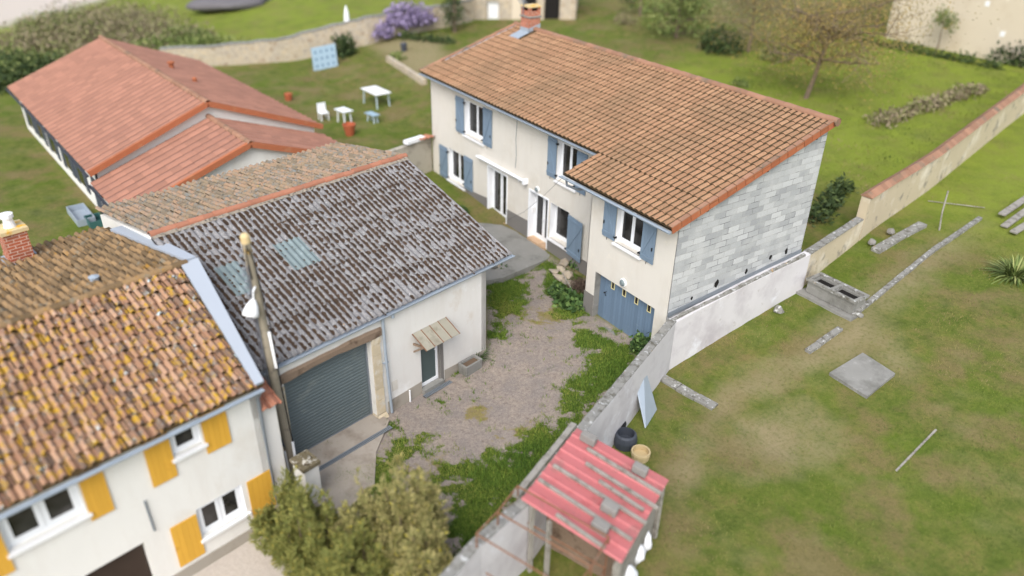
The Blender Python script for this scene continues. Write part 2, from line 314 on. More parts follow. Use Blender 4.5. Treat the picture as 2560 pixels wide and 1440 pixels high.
# tile field on a slope: fr.ex along the eave, fr.ey up the slope, fr.ez the normal
def tiles(mb, fr, x0, x1, ylen, pitch, row, prof, lap=.03, y0=0., jit=.006, x0fn=None, skip=None, groove=False, gval=2.):
    n = max(1, round((x1-x0)/pitch)); nr = max(1, round((ylen-y0)/row)); row = (ylen-y0)/nr; pitch = (x1-x0)/n
    m = len(prof)
    for j in range(nr):
        ya_, yb_ = y0+j*row, min(ylen, y0+(j+1)*row+.03)
        for i in range(n):
            xa = x0+i*pitch
            if skip and skip(xa+pitch/2, ya_+row/2): continue
            sh = x0fn(ya_) if x0fn else 0
            dz = random.uniform(-jit, jit); dy = random.uniform(-jit, jit)*2; dx = random.uniform(-jit, jit)
            vs = [fr.p(xa+sh+dx+t*pitch, ya_+dy, h+lap+dz) for t, h in prof]+[fr.p(xa+sh+dx+t*pitch, yb_+dy, h+dz*.5) for t, h in prof]+[fr.p(xa+sh+dx+t*pitch, ya_+dy+.004, h+lap+dz-.03) for t, h in prof]
            fs = [(k, k+1, m+k+1, m+k) for k in range(m-1)]+[(2*m+k, 2*m+k+1, k+1, k) for k in range(m-1)]
            r_ = random.random(); mb.add(vs, fs, r_)
            if groove:
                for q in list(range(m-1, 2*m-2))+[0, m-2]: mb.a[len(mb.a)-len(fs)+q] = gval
    return mb
PROF_ROM = [(0, .0), (.10, .0), (.17, .026), (.32, .056), (.54, .07), (.76, .056), (.91, .026), (1.0, .0)]
def halfround(mb, p, q, r, step, flare=.01, seg=7, jit=.008, up=(0, 0, 1), full=pi):
    p, q = np.array(p, float), np.array(q, float); Lq = np.linalg.norm(q-p); n = max(1, round(Lq/step)); t = (q-p)/Lq
    sx = np.cross(t, np.array(up, float)); sx /= np.linalg.norm(sx); un = np.cross(sx, t)
    for i in range(n):
        a0 = p+t*Lq*i/n; a1 = p+t*(Lq*(i+1)/n+.03); j = np.random.uniform(-jit, jit, 3)
        vs = []
        for c, rr_ in ((a0, r+flare), (a1, r)):
            for k in range(seg):
                an = (pi-full)/2+full*k/(seg-1); vs.append(c+j+sx*cos(an)*rr_+un*(sin(an)*rr_))
        for k in range(seg):
            an = (pi-full)/2+full*k/(seg-1); vs.append(a0+j+sx*cos(an)*(r-.015)+un*(sin(an)*(r-.015)))
        mb.add(vs, [(k, k+1, seg+k+1, seg+k) for k in range(seg-1)]+[(2*seg+k, 2*seg+k+1, k+1, k) for k in range(seg-1)])
    return mb
def gutter(mb, fr, x0, x1, d, z, r=.065):
    mb.sweep([(d+r*cos(a), z+r*sin(a)) for a in np.linspace(pi, 2*pi, 8)], fr, x0, x1)
    mb.sweep([(d+(r-.006)*cos(a), z+(r-.006)*sin(a)) for a in np.linspace(pi, 2*pi, 8)], fr, x0, x1)
    mb.tube([fr.p(x0, d-r, z+.004), fr.p(x1, d-r, z+.004)], .011, 6)
    for x in (x0, x1): mb.poly(Fr(fr.p(x, 0, 0), fr.ey, fr.ex, fr.ez), [(d+r*cos(a), z+r*sin(a)) for a in np.linspace(pi, 2*pi, 8)], 0, .004)
    return mb
def leaves(n, gen, size, name, mat, parent=None, asp=.4, rfun=None, upb=0., **pr):
    P = gen(n); n = len(P)
    D = np.random.normal(size=(n, 3)); D[:, 2] += upb; D /= np.linalg.norm(D, axis=1)[:, None]
    S = np.random.normal(size=(n, 3)); S -= (S*D).sum(1)[:, None]*D; S /= np.linalg.norm(S, axis=1)[:, None]
    l = size*np.random.uniform(.6, 1.25, n)[:, None]; V = np.empty((n, 4, 3))
    V[:, 0] = P; V[:, 1] = P+D*l*.5+S*l*asp*.5; V[:, 2] = P+D*l; V[:, 3] = P+D*l*.5-S*l*asp*.5
    rn = np.clip(rfun(P) if rfun is not None else np.random.rand(n), 0, 1)
    return rawquads(V, rn, name, mat, parent, **pr)
def rawquads(V, rn, name, mat, parent=None, **pr):
    n, k = V.shape[:2]; o = np.array(parent.get('_o', (0, 0, 0))) if parent is not None else np.zeros(3)
    me = bpy.data.meshes.new(name); me.vertices.add(n*k); me.vertices.foreach_set('co', (V-o).reshape(-1).astype(np.float32))
    me.loops.add(n*k); me.loops.foreach_set('vertex_index', np.arange(n*k, dtype=np.int32))
    me.polygons.add(n); me.polygons.foreach_set('loop_start', np.arange(0, n*k, k, dtype=np.int32))
    me.update(calc_edges=True); me.validate()
    at = me.attributes.new('rnd', 'FLOAT', 'FACE'); at.data.foreach_set('value', rn.astype(np.float32))
    me.materials.append(MT[mat]); ob = bpy.data.objects.new(name, me); col.objects.link(ob)
    if parent is not None: ob.parent = parent; ob['_o'] = tuple(o)
    for a, b in pr.items(): ob[a] = b
    return ob
# value noise on arrays
_tab = np.random.rand(512, 512)
def vn(x, y, s):
    x = np.asarray(x)*s+100.3; y = np.asarray(y)*s+77.7; i = np.floor(x).astype(int); j = np.floor(y).astype(int); fx = x-i; fy = y-j
    fx = fx*fx*(3-2*fx); fy = fy*fy*(3-2*fy); g = lambda a, b: _tab[a % 512, b % 512]
    return (g(i, j)*(1-fx)+g(i+1, j)*fx)*(1-fy)+(g(i, j+1)*(1-fx)+g(i+1, j+1)*fx)*fy
def fbm(x, y, s): return (vn(x, y, s)+.5*vn(x, y, 2.1*s)+.25*vn(x, y, 4.3*s))/1.75
def sdf(px, py, poly):                            # >0 inside
    d = np.full(px.shape, 1e9); ins = np.zeros(px.shape, bool); n = len(poly)
    for i in range(n):
        ax, ay = poly[i]; bx, by = poly[(i+1) % n]; ex, ey = bx-ax, by-ay
        t = np.clip(((px-ax)*ex+(py-ay)*ey)/(ex*ex+ey*ey+1e-12), 0, 1); d = np.minimum(d, np.hypot(px-ax-t*ex, py-ay-t*ey))
        c = ((ay > py) != (by > py)) & (px < (bx-ax)*(py-ay)/((by-ay) if abs(by-ay) > 1e-9 else 1e-9)+ax); ins ^= c
    return np.where(ins, d, -d)
def gpoly(pts): return [tuple(gt(*q)[:2]) for q in pts]
# ------------------------------------------------------------------ ground
YARD = gpoly([(1215, 690), (1260, 690), (1375, 640), (1462, 700), (1462, 780), (1500, 795), (1625, 868), (1600, 900), (1445, 1075), (1300, 1245), (1150, 1400), (800, 1260), (740, 1135), (945, 1035), (1218, 870)])
GREEN = [gpoly(p) for p in ([(1440, 815), (1500, 838), (1555, 870), (1625, 885), (1610, 930), (1445, 1075), (1310, 1240), (1170, 1400), (1130, 1330), (1130, 1210), (1190, 1150), (1300, 1150), (1335, 1075), (1420, 1010), (1470, 940), (1450, 870)],
    [(1212, 690), (1290, 695), (1308, 735), (1275, 780), (1240, 835), (1216, 800)],
    [(1250, 692), (1370, 640), (1465, 700), (1465, 790), (1440, 830), (1400, 790), (1375, 720), (1352, 668), (1300, 702)],
    [(800, 1260), (870, 1190), (960, 1150), (1000, 1080), (1090, 1085), (1085, 1120), (1010, 1160), (920, 1260)],
    [(1060, 1180), (1130, 1160), (1150, 1200), (1120, 1260), (1060, 1240)], [(1080, 480), (1180, 520), (1200, 545), (1150, 560), (1080, 520)])]
DRY = [gpoly(p) for p in ([(1330, 740), (1400, 750), (1440, 800), (1400, 850), (1330, 800)], [(960, 1150), (1120, 1130), (1160, 1200), (1060, 1250)], [(1130, 1020), (1210, 1010), (1230, 1050), (1150, 1060)], [(1290, 1040), (1400, 1030), (1340, 1090), (1230, 1100)], [(1220, 720), (1300, 740), (1310, 790), (1250, 820)])]
BARE = [gpoly(p) for p in ([(920, 105), (1110, 95), (1110, 150), (1060, 205), (975, 150)], [(2010, 870), (2150, 760), (2260, 900), (2250, 940), (2180, 880), (2060, 900)], [(1780, 1000), (2010, 880), (2040, 900), (1800, 1040), (1720, 1200), (1690, 1180)], [(2140, 770), (2460, 545), (2480, 560), (2180, 790)], [(1850, 1050), (2000, 1020), (2060, 1120), (1900, 1180)])]
ROADP = gpoly([(-40, 75), (170, 25), (330, -25), (250, -60), (-80, 10)])
def gmask(x, y):
    x = np.asarray(x, float); y = np.asarray(y, float); nz = fbm(x, y, 1.1)-.5; n2 = fbm(x+31, y-17, 3.2)-.5
    soft = lambda polys, wd: np.max([np.clip(.5+sdf(x, y, p)/wd, 0, 1) for p in polys], axis=0)
    yd = np.clip(.5+sdf(x, y, YARD)/.25, 0, 1)
    n3 = fbm(x-7, y+5, 7.5)-.5; g = np.clip(soft(GREEN, 1.3)*1.1+nz*1.3+n2*1.0+n3*.7+.06, 0, 1)
    dr = np.clip(soft(DRY, 1.4)+nz*1.1+n2*.9+n3*.6-.12, 0, 1)
    br = np.clip(soft(BARE, 1.6)*1.15+nz*.9-.05, 0, 1)
    return yd, g, dr, br
def lines(segs):
    out = []
    for a, b, s in segs: out += list(np.arange(a, b, s))
    return np.array(sorted(set(np.round(out, 4))))
gx_ = lines([(-900, -120, 60), (-120, -30, 3), (-30, 7, .5), (7, 25, .11), (25, 34, .5), (34, 120, 6), (120, 901, 60)])
gy_ = lines([(-900, -60, 60), (-60, -20, 4), (-20, -14, .4), (-14, 1, .11), (1, 24, .3), (24, 60, 1.2), (60, 200, 8), (200, 901, 60)])
X, Y = np.meshgrid(gx_, gy_); Zg = T(X, Y)
near = np.exp(-((X-14)/18)**2-((Y+2)/22)**2)
Zg = Zg+(fbm(X, Y, .9)-.5)*.07*near+(fbm(X, Y, 3.1)-.5)*.03*near
nx, ny = len(gx_), len(gy_); V = np.stack([X, Y, Zg], -1).reshape(-1, 3)
I = np.arange(nx*ny).reshape(ny, nx); F = np.stack([I[:-1, :-1], I[:-1, 1:], I[1:, 1:], I[1:, :-1]], -1).reshape(-1, 4)
me = bpy.data.meshes.new('ground'); me.vertices.add(len(V)); me.vertices.foreach_set('co', V.reshape(-1).astype(np.float32))
me.loops.add(len(F)*4); me.loops.foreach_set('vertex_index', F.reshape(-1).astype(np.int32)); me.polygons.add(len(F)); me.polygons.foreach_set('loop_start', np.arange(0, len(F)*4, 4, dtype=np.int32)); me.update(calc_edges=True)
me.polygons.foreach_set('use_smooth', [True]*len(F))
yd, g_, dr_, br_ = gmask(V[:, 0], V[:, 1])
rd_ = np.clip(.5+sdf(V[:, 0], V[:, 1], ROADP)/1.5, 0, 1); rd_ = np.maximum(rd_, (V[:, 1] < -13.2)*(V[:, 0] > 16)*(V[:, 0] < 21.5)*1.)
ca = me.attributes.new('gm', 'FLOAT_COLOR', 'POINT'); ca.data.foreach_set('color', np.stack([yd, g_, dr_, np.ones_like(g_)], -1).reshape(-1).astype(np.float32))
ca = me.attributes.new('gb', 'FLOAT_COLOR', 'POINT'); ca.data.foreach_set('color', np.stack([br_, rd_, np.maximum(sst(9, 16, V[:, 1])*sst(-8, -2, V[:, 0]), .8*sst(-24, -30, V[:, 0])), np.ones_like(br_)], -1).reshape(-1).astype(np.float32))
def ground_mat():
    n = NB('ground_grass_gravel')
    def ch(name):
        s = n.n.new('ShaderNodeSeparateColor'); n.L(n.attr(name, 'Color'), s.inputs[0]); return s.outputs
    A, B = ch('gm'), ch('gb')
    n1 = n.noise(.35, 4); n2 = n.noise(1.6, 5, .65); n3 = n.noise(9, 5, .65); n4 = n.noise(38, 3, .6); n5 = n.noise(.12, 3)
    lawn = n.ramp(n2, [(.28, lin((88, 104, 48))), (.45, lin((114, 124, 64))), (.58, lin((134, 134, 78))), (.72, lin((150, 134, 92)))])
    lawn = n.mix(n.ramp(n1, [(.44, 0.), (.66, .7)]), lawn, lin((112, 132, 50)))
    lawn = n.mix(n.ramp(n.noise(.55, 4, .6, n.mapping(loc=(12, 3, 0))), [(.46, 0.), (.62, .85)]), lawn, lin((150, 130, 100)))
    lawn = n.mix(n.ramp(n3, [(.3, .45), (.5, 0.)]), lawn, lin((78, 90, 42)))
    lawn = n.mix(n.ramp(n3, [(.58, 0.), (.75, .5)]), lawn, lin((162, 152, 92)))
    lawn = n.mix(n.ramp(n4, [(.35, .35), (.6, 0.)]), lawn, lin((74, 84, 44)))
    lawn = n.mix(n.math('MULTIPLY', B[0], n.ramp(n3, [(.3, .4), (.55, 1.)])), lawn, lin((168, 152, 128)))
    grav = n.ramp(n3, [(.3, lin((142, 128, 116))), (.5, lin((168, 154, 142))), (.7, lin((184, 170, 154)))])
    grav = n.mix(n.ramp(n2, [(.4, 0.), (.65, .6)]), grav, lin((146, 138, 134))); grav = n.mix(n.ramp(n.noise(20, 5, .7), [(.58, 0.), (.7, .5)]), grav, lin((118, 104, 92)))
    vo = n.voro(55, out='Color'); vs = n.n.new('ShaderNodeSeparateColor'); n.L(vo, vs.inputs[0])
    grav = n.mix(n.ramp(vs.outputs[0], [(.85, 0.), (.97, .45)]), grav, lin((204, 192, 180)))
    grav = n.mix(n.ramp(vs.outputs[1], [(.86, 0.), (.97, .4)]), grav, lin((112, 96, 86)))
    dry = n.mix(n3, lin((120, 110, 56)), lin((168, 150, 96)))
    grn = n.ramp(n3, [(.3, lin((58, 76, 30))), (.55, lin((88, 108, 44))), (.75, lin((122, 128, 60)))])
    fn = n.math('MULTIPLY_ADD', n.math('SUBTRACT', n3, .5), 1.1, 0.)
    yv = n.mix(n.ramp(n.math('ADD', A[2], fn), [(.5, 0.), (.72, .85)]), grav, dry)
    yv = n.mix(n.ramp(n.math('ADD', A[1], fn), [(.52, 0.), (.68, 1.)]), yv, grn)
    lawn = n.mix(n.math('MULTIPLY', B[2], n.ramp(n.noise(.7, 4, .6, n.mapping(loc=(2, 31, 0))), [(.3, .35), (.6, 1.)])), lawn, n.mix(n3, lin((124, 142, 44)), lin((164, 172, 86))))
    lawn = n.mix(1., lawn, (.66, .68, .54), 'MULTIPLY'); yv = n.mix(1., yv, (.76, .76, .76), 'MULTIPLY')
    c = n.mix(A[0], lawn, yv)
    c = n.mix(B[1], c, n.mix(n3, lin((176, 164, 152)), lin((206, 196, 184))))
    n.bump(n.math('ADD', n.math('MULTIPLY', n3, .6), n.math('MULTIPLY', n4, .5)), .7, .06)
    return n.done(c, .98, .1)
me.materials.append(ground_mat()); og = bpy.data.objects.new('ground', me); col.objects.link(og); og['kind'] = 'structure'
def flat(name, px, dz, mat, th=.12, z=None):
    P = [gz(*q, z) if z is not None else gt(*q) for q in px]
    m = MB(); m.prism([(p[0], p[1], p[2]+dz-th) for p in P], (0, 0, th)); return m.build(name, mat, None, kind='structure')
# concrete terrace at the foot of the facade and the apron before the roller door
m = MB(); tp = [(5.0, -.02), (9.75, -.02), (10.1, -.35), (10.45, -2.75), (10.2, -3.9), (8.0, -4.4), (4.6, -2.2), (3.9, -.8)]
m.prism([(x, y, -.25) for x, y in tp], (0, 0, .47)); m.build('terrace', 'concrete', None, kind='structure')
# ------------------------------------------------------------------ main house
L_, XW, WY, DD, HE, SL = 17.61, 13.67, -1.44, 4.77, 5.609, .304
Zr = lambda y: HE+SL*y
house = thing('house', (8.8, 2, 0), 'long cream rendered house with brown tiled lean-to roof, blue-grey shutters and bare block gable', 'house')
FA = Fr((0, 0, 0)); FW = Fr((0, WY, 0))
OPS = dict(A=(3.13, 4.70, 3.28, 4.83), B=(1.58, 3.07, .66, 2.2), C=(9.6, 10.78, .86, 2.37), D=(9.88, 11.06, 3.4, 4.95), D1=(5.09, 6.53, .24, 2.38), D2=(8.2, 9.44, .3, 2.38))
m = MB(); wall(m, FA, .08, XW, -.3, 5.50, list(OPS.values()), .34)
OW = dict(E=(14.97, 16.18, 3.27, 4.68), G=(14.15, 17.06, -.15, 1.8))
wall(m, FW, XW, L_, -.3, 5.08, list(OW.values()), .28)
m.poly(Fr((XW, 0, 0), (0, 1, 0), (1, 0, 0)), [(WY, -.3), (0, -.3), (0, 5.5), (WY, 5.06)], 0, .02)
m.poly(Fr((.08, 0, 0), (0, 1, 0), (1, 0, 0)), [(0, -.3), (DD, -.3), (DD, 6.94), (0, 5.5)], 0, .02)
m.quad((.08, DD, -.3), (L_, DD, -.3), (L_, DD, 6.94), (.08, DD, 6.94))
wl = m.build('wall', 'render', house)
m = MB(); gb = [(WY, 0), (DD, 0), (DD, 6.93), (WY, 5.05)]
m.poly(Fr((L_, 0, 0), (0, 1, 0), (1, 0, 0)), gb, -.02, .012); bw = m.build('block_gable', 'blocks', house)
bw['label'] = 'bare grey concrete block gable end'
m = MB()                                        # broken sockets near the foot of the gable, and small vents under the verge
for y, z, a, b in ((.62, 2.36, .13, .26), (2.0, 2.42, .09, .17), (3.15, 2.62, .11, .17), (3.95, 2.62, .12, .22), (-.45, 2.16, .07, .12)):
    q = [(y+a*cos(t)*random.uniform(.7, 1.2)*.7, z+b*sin(t)*random.uniform(.7, 1.15)*.6) for t in np.linspace(0, 2*pi, 10)[:-1]]
    m = MB(); m.poly(Fr((L_, 0, 0), (0, 1, 0), (1, 0, 0)), q, .0, .016); m.build('wall_hole', 'dark', house)
for y in (-.35, 2.1, 4.25): m = MB(); m.box(Fr((L_, 0, 0), (0, 1, 0), (1, 0, 0)), y-.05, y+.05, .005, .016, Zr(y)-.42, Zr(y)-.28); m.build('vent', 'dark', house)
m = MB()                                        # plinth, standing 2 cm proud, broken at the doors
def pl(x0, x1, za, zb):
    m = MB(); m.prism([(x0, -.02, -.35), (x1, -.02, -.35), (x1, -.02, zb), (x0, -.02, za)], (0, .018, 0)); m.build('plinth', 'plinth', house)
pl(.08, 5.03, .42, .88); pl(6.59, 8.14, .93, 1.0); pl(9.5, XW, .80, .80)
m = MB(); m.box(FW, XW-.02, 14.15, -.02, -.002, -.35, .84); m.build('plinth', 'plinth', house)
m = MB(); m.box(FW, 17.06, L_, -.02, -.002, -.35, .3); m.build('plinth', 'plinth', house)
# roof deck, tiles, ridge, verge
n_ = math.hypot(1, SL); ey = np.array([0, 1, SL])/n_; ez = np.array([0, -SL, 1])/n_
m = MB()
m.prism([(.02, -.44, Zr(-.44)-.14), (L_+.2, -.44, Zr(-.44)-.14), (L_+.2, DD+.06, Zr(DD+.06)-.14), (.02, DD+.06, Zr(DD+.06)-.14)], (0, 0, .09))
m.prism([(12.74, -1.9, Zr(-1.9)-.14), (L_+.2, -1.9, Zr(-1.9)-.14), (L_+.2, -.445, Zr(-.445)-.14), (12.74, -.445, Zr(-.445)-.14)], (0, 0, .09))
deck = m.build('roof', 'dark', house)
FR = Fr((0, -1.95, Zr(-1.95)-.05), (1, 0, 0), ey, ez); SLEN = (DD+1.97)*n_; y0m = 4*.374
XL, XR = .0, 17.82
m = MB()
def chim_skip(x, y):                            # zinc apron below the chimney stays free of tiles
    yy = y/n_-1.95
    return .93 < x < 1.78 and 3.75 < yy < 5.0
def lefttrim(x, y): return x < (.22 if (y/n_-1.95) > .6 else .0)
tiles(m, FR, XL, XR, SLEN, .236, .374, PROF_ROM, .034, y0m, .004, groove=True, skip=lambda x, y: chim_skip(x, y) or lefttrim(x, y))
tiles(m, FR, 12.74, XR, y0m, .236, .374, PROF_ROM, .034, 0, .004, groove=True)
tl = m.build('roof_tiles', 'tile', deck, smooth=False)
m = MB()                                        # dark undersheet seen in the joints and the closed eave
m.quad(FR.p(XL, y0m, .004), FR.p(XR, y0m, .004), FR.p(XR, SLEN, .004), FR.p(XL, SLEN, .004)); m.quad(FR.p(12.74, 0, .004), FR.p(XR, 0, .004), FR.p(XR, y0m, .004), FR.p(12.74, y0m, .004))
m.build('underlay', 'tile_moss', deck)
m = MB(); halfround(m, FR.p(-.02, SLEN-.02, .03), FR.p(XR+.06, SLEN-.02, .03), .125, .40, .008, 8)
m.lathe(FR.p(XR+.06, SLEN-.02, .02), [(0, .03), (.13, .03), (.13, -.02)], 14, (1, 0, 0)); m.build('ridge_tiles', 'ridge', deck)
m = MB(); halfround(m, FR.p(.06, y0m+.02, .04), FR.p(.06, SLEN-.1, .04), .085, .40, .006, 7, up=(0, -.29, .957)); m.build('verge_tiles', 'ridge', deck)
m = MB(); nv = 19
for i in range(nv):                             # orange L-shaped verge tiles down the right gable
    a, b = SLEN*i/nv, SLEN*(i+1)/nv+.012; j = random.uniform(-.004, .004); Fq = FR
    m.box(Fq, XR-.035+j, XR+.0+j, a, b-.03, -.155+.012, .065)
m.build('verge_tiles', 'verge', deck)
m = MB()
for i in range(nv):
    a, b = SLEN*i/nv, SLEN*(i+1)/nv; m.box(FR, XR-.16, XR-.002, a, b-.026, .066, .094)
m.build('verge_tiles', 'ridge', deck)
m = MB()                                        # zinc strip inside the left verge
m.quad(FR.p(.10, 2.7*n_, .03), FR.p(.26, 2.7*n_, .03), FR.p(.26, SLEN-.1, .03), FR.p(.10, SLEN-.1, .03)); m.build('flashing', 'zinc', deck)
# chimney
ch = MB(); cx0, cx1, cy0, cy1 = .93, 1.60, 4.42, 5.05
ch.box(W0, cx0, cx1, cy0, cy1, 6.7, 7.56); chim = ch.build('chimney', 'brick', deck)
m = MB(); m.box(W0, cx0-.04, cx1+.04, cy0-.04, cy1+.04, 7.56, 7.64); m.build('chimney_band', 'coping', deck)
m = MB(); m.box(W0, cx0, cx1, cy0, cy1, 7.64, 7.86)
for a, b in ((cx0, cy0), (cx1-.14, cy0), (cx0, cy1-.14), (cx1-.14, cy1-.14)): m.box(W0, a, a+.14, b, b+.14, 7.86, 8.02)
m.build('chimney_top', 'brick', deck)
m = MB(); m.prism([(cx0-.03, cy0-.04, 8.02), (cx1+.04, cy0-.04, 8.02), (cx1+.04, cy0-.04, 8.07), ((cx0+cx1)/2, cy0-.04, 8.11), (cx0-.03, cy0-.04, 8.07)], (0, cy1-cy0+.08, 0))
MT['cap'] = mk('lichened_cap_slab', (206, 184, 140), .15, 3, .9, .4, 40, layers=[((216, 160, 40), 4, .5, .62), ((140, 130, 116), 6, .6, .7)]); m.build('chimney_cap', 'cap', deck)
m = MB(); m.box(W0, cx0+.1, cx1-.1, cy0+.1, cy1-.1, 7.862, 8.0); m.build('flue', 'black', deck)
m = MB()
m.quad(FR.p(.86, (cy0-.68+1.95)*n_, .036), FR.p(1.66, (cy0-.68+1.95)*n_, .036), FR.p(1.66, (cy0+1.95)*n_, .05), FR.p(.86, (cy0+1.95)*n_, .05))
m.prism([(cx0-.01, cy0-.02, Zr(cy0)-.02), (cx1+.02, cy0-.02, Zr(cy0)-.02), (cx1+.02, cy0-.02, Zr(cy0)+.16), (cx0-.01, cy0-.02, Zr(cy0)+.16)], (0, .017, 0))
m.prism([(cx1+.003, cy0-.02, Zr(cy0)-.03), (cx1+.003, cy1, Zr(cy1)-.03), (cx1+.003, cy1, Zr(cy1)+.15), (cx1+.003, cy0-.02, Zr(cy0)+.16)], (.017, 0, 0))
m.build('flashing', 'zinc', deck)
m = MB(); bz_ = 7.9; m.tube([(1.2, 4.36, 7.6), (1.2, 4.36, 8.32)], .018, 6)
m.tube([(1.45, 4.2, 8.22), (.35, 4.75, 8.26)], .013, 5)
for k in range(8):
    t = k/7; q = np.array([1.45-1.1*t, 4.2+.55*t, 8.22+.04*t]); m.tube([q-[.09, .18, 0], q+[.09, .18, 0]], .007, 4)
m.tube([(1.05, 4.37, 7.75), (1.2, 4.36, 7.9), (1.05, 4.37, 8.0)], .012, 5); aer = m.build('aerial', 'steel_grey', house)
# gutters and downpipe
m = MB(); gutter(m, FA, .0, 12.72, -.50, Zr(-.5)-.13); m.build('gutter', 'zinc', house)
m = MB(); gutter(m, FW, 12.62, L_+.16, -.55, Zr(-1.99)-.13); m.build('gutter', 'zinc', house)
m = MB(); gzz = Zr(-1.99)-.2; m.tube([(12.95, -1.98, gzz+.06), (12.96, -1.96, gzz-.16), (13.2, -1.7, gzz-.28), (13.6, -.62, gzz-.34), (13.62, -.3, gzz-.4), (13.62, -.12, gzz-.7), (13.62, -.12, .1)], .045, 8)
m.build('downpipe', 'steel_grey', house)
m = MB(); m.box(FA, .08, 12.74, -.44, -.005, 5.40, 5.425); m.box(FW, 12.76, L_+.1, -.44, -.005, 4.86, 4.875); m.build('soffit', 'plinth_pale', house)

def window(parent, fr, op, dep=.2, sashes=2, sill=True, name='window', sproud=.09, jamb=.1, door=False, sides=(.06, .12), fmat='white'):
    xa, xb, za, zb = op; m = MB(); d = dep
    t = .004
    for x0, x1, d0, d1, z0, z1 in ((xa, xa+t, -.004, d, za, zb), (xb-t, xb, -.004, d, za, zb), (xa+t, xb-t, -.004, d, zb-t, zb)): m.box(fr, x0, x1, d0, d1, z0, z1)   # painted reveal
    if door:
        for x0, x1 in ((xa-.06, xa), (xb, xb+.06)): m.box(fr, x0, x1, -.025, -.001, za, zb+.07)
        m.box(fr, xa, xb, -.025, -.001, zb, zb+.07)
    e = .055
    m.box(fr, xa+t, xa+e, d, d+.06, za, zb-t); m.box(fr, xb-e, xb-t, d, d+.06, za, zb-t); m.box(fr, xa+e, xb-e, d, d+.06, zb-e, zb-t); m.box(fr, xa+e, xb-e, d, d+.06, za, za+e)
    w_ = (xb-xa-2*e)/sashes; pn = []
    for k in range(sashes):
        a, b = xa+e+k*w_+.004, xa+e+(k+1)*w_-.004; g = sides[0]; zc, zd = za+e+.004, zb-e-.004
        m.box(fr, a, a+g, d-.018, d+.03, zc, zd); m.box(fr, b-g, b, d-.018, d+.03, zc, zd); m.box(fr, a+g, b-g, d-.018, d+.03, zc, zc+sides[1]); m.box(fr, a+g, b-g, d-.018, d+.03, zd-.065, zd)
        pn.append((a+g, b-g, zc+sides[1], zd-.065))
    wn_ = m.build(name, fmat, parent)
    for a, b, c_, d_ in pn:
        q = MB(); q.box(fr, a, b, d+.002, d+.012, c_, d_); q.build('pane', 'glass', wn_)
    if sill:
        q = MB(); q.prism([fr.p(xa-.07, -sproud, za-.09), fr.p(xb+.07, -sproud, za-.09), fr.p(xb+.07, -sproud, za-.02), fr.p(xa-.07, -sproud, za-.02)], fr.ey*(sproud-.003))
        q.prism([fr.p(xa+.005, 0, za-.018), fr.p(xb-.005, 0, za-.018), fr.p(xb-.005, 0, za-.002), fr.p(xa+.005, 0, za-.002)], fr.ey*(dep-.002)); q.build('sill', 'white_dirty', wn_)
    return wn_
def shutter(parent, fr, hinge, wd, z0, z1, side, mat='shutter', ang=0., diag=True, gap=.05, name='shutter', flip=False):
    """hinge = x of the hinge line; side=-1 opens to the left, +1 to the right; ang tilts it off the wall"""
    ex = fr.ex*side*cos(ang)-fr.ey*sin(ang); eyy = np.cross(ex, fr.ez); eyy = eyy if eyy@fr.ey > 0 else -eyy
    f = Fr(fr.p(hinge, -gap, 0), ex, eyy, fr.ez); m = MB(); nb = 5
    for k in range(nb): m.box(f, wd*k/nb+.003, wd*(k+1)/nb-.003, -.0, .028, z0, z1, random.random())
    m.box(f, .002, wd-.002, .006, .022, z0+.01, z1-.01)
    s = m.build(name, mat, parent)
    if diag:
        b = MB(); h = z1-z0
        b.box(f, .01, wd-.01, -.024, -.001, z1-.2, z1-.11); b.box(f, .01, wd-.01, -.024, -.001, z0+.11, z0+.2)
        p, q = ((.05, z1-.2), (wd-.05, z0+.2)) if not flip else ((wd-.05, z1-.2), (.05, z0+.2))
        dx, dz = q[0]-p[0], q[1]-p[1]; l = math.hypot(dx, dz); nx_, nz_ = -dz/l*.035, dx/l*.035
        b.prism([f.p(p[0]+nx_, -.022, p[1]+nz_), f.p(q[0]+nx_, -.022, q[1]+nz_), f.p(q[0]-nx_, -.022, q[1]-nz_), f.p(p[0]-nx_, -.022, p[1]-nz_)], f.ey*.021)
        b.build('brace', mat, s)
        k = MB()
        for z in (z0+.155, z1-.155): k = MB(); k.box(f, -.06, .03, -.034, -.025, z-.015, z+.015); k.box(f, -.075, -.045, -.05, .05, z-.03, z+.03); k.build('hinge', 'black', s)
        k = MB()
        k.box(f, wd-.09, wd-.06, -.045, -.02, z0+.45, z0+.56); k.build('latch', 'black', s); k = MB(); k.tube([f.p(wd*.55, -.02, z0+.02), f.p(wd*.55, -.03, z0-.07)], .01, 5); k.build('holdback', 'black', s)
    return s
window(house, FA, OPS['A']); shutter(house, FA, 3.12, .70, 3.24, 4.84, -1, flip=True); shutter(house, FA, 4.71, .68, 3.28, 4.9, 1, flip=True)
window(house, FA, OPS['B']); shutter(house, FA, 1.56, .75, .6, 2.14, -1); shutter(house, FA, 3.09, .73, .72, 2.28, 1, flip=True)
window(house, FA, OPS['C'], .26, 1); s_ = shutter(house, FA, 10.80, .98, .70, 2.32, 1, ang=R(6), flip=True, gap=.07); s_['label'] = 'wide single grey-blue shutter'
window(house, FA, OPS['D']); shutter(house, FA, 9.86, .55, 3.42, 4.97, -1, flip=True); shutter(house, FA, 11.08, .58, 3.38, 4.92, 1, flip=True)
window(house, FW, OW['E'], .17); shutter(house, FW, 14.96, .6, 3.30, 4.68, -1, flip=True); shutter(house, FW, 16.19, .58, 3.24, 4.66, 1, flip=True)
d1 = window(house, FA, OPS['D1'], .24, 2, False, 'french_door', door=True, sides=(.09, .12)); d2 = window(house, FA, OPS['D2'], .3, 2, False, 'french_door', door=True, sides=(.08, .12))
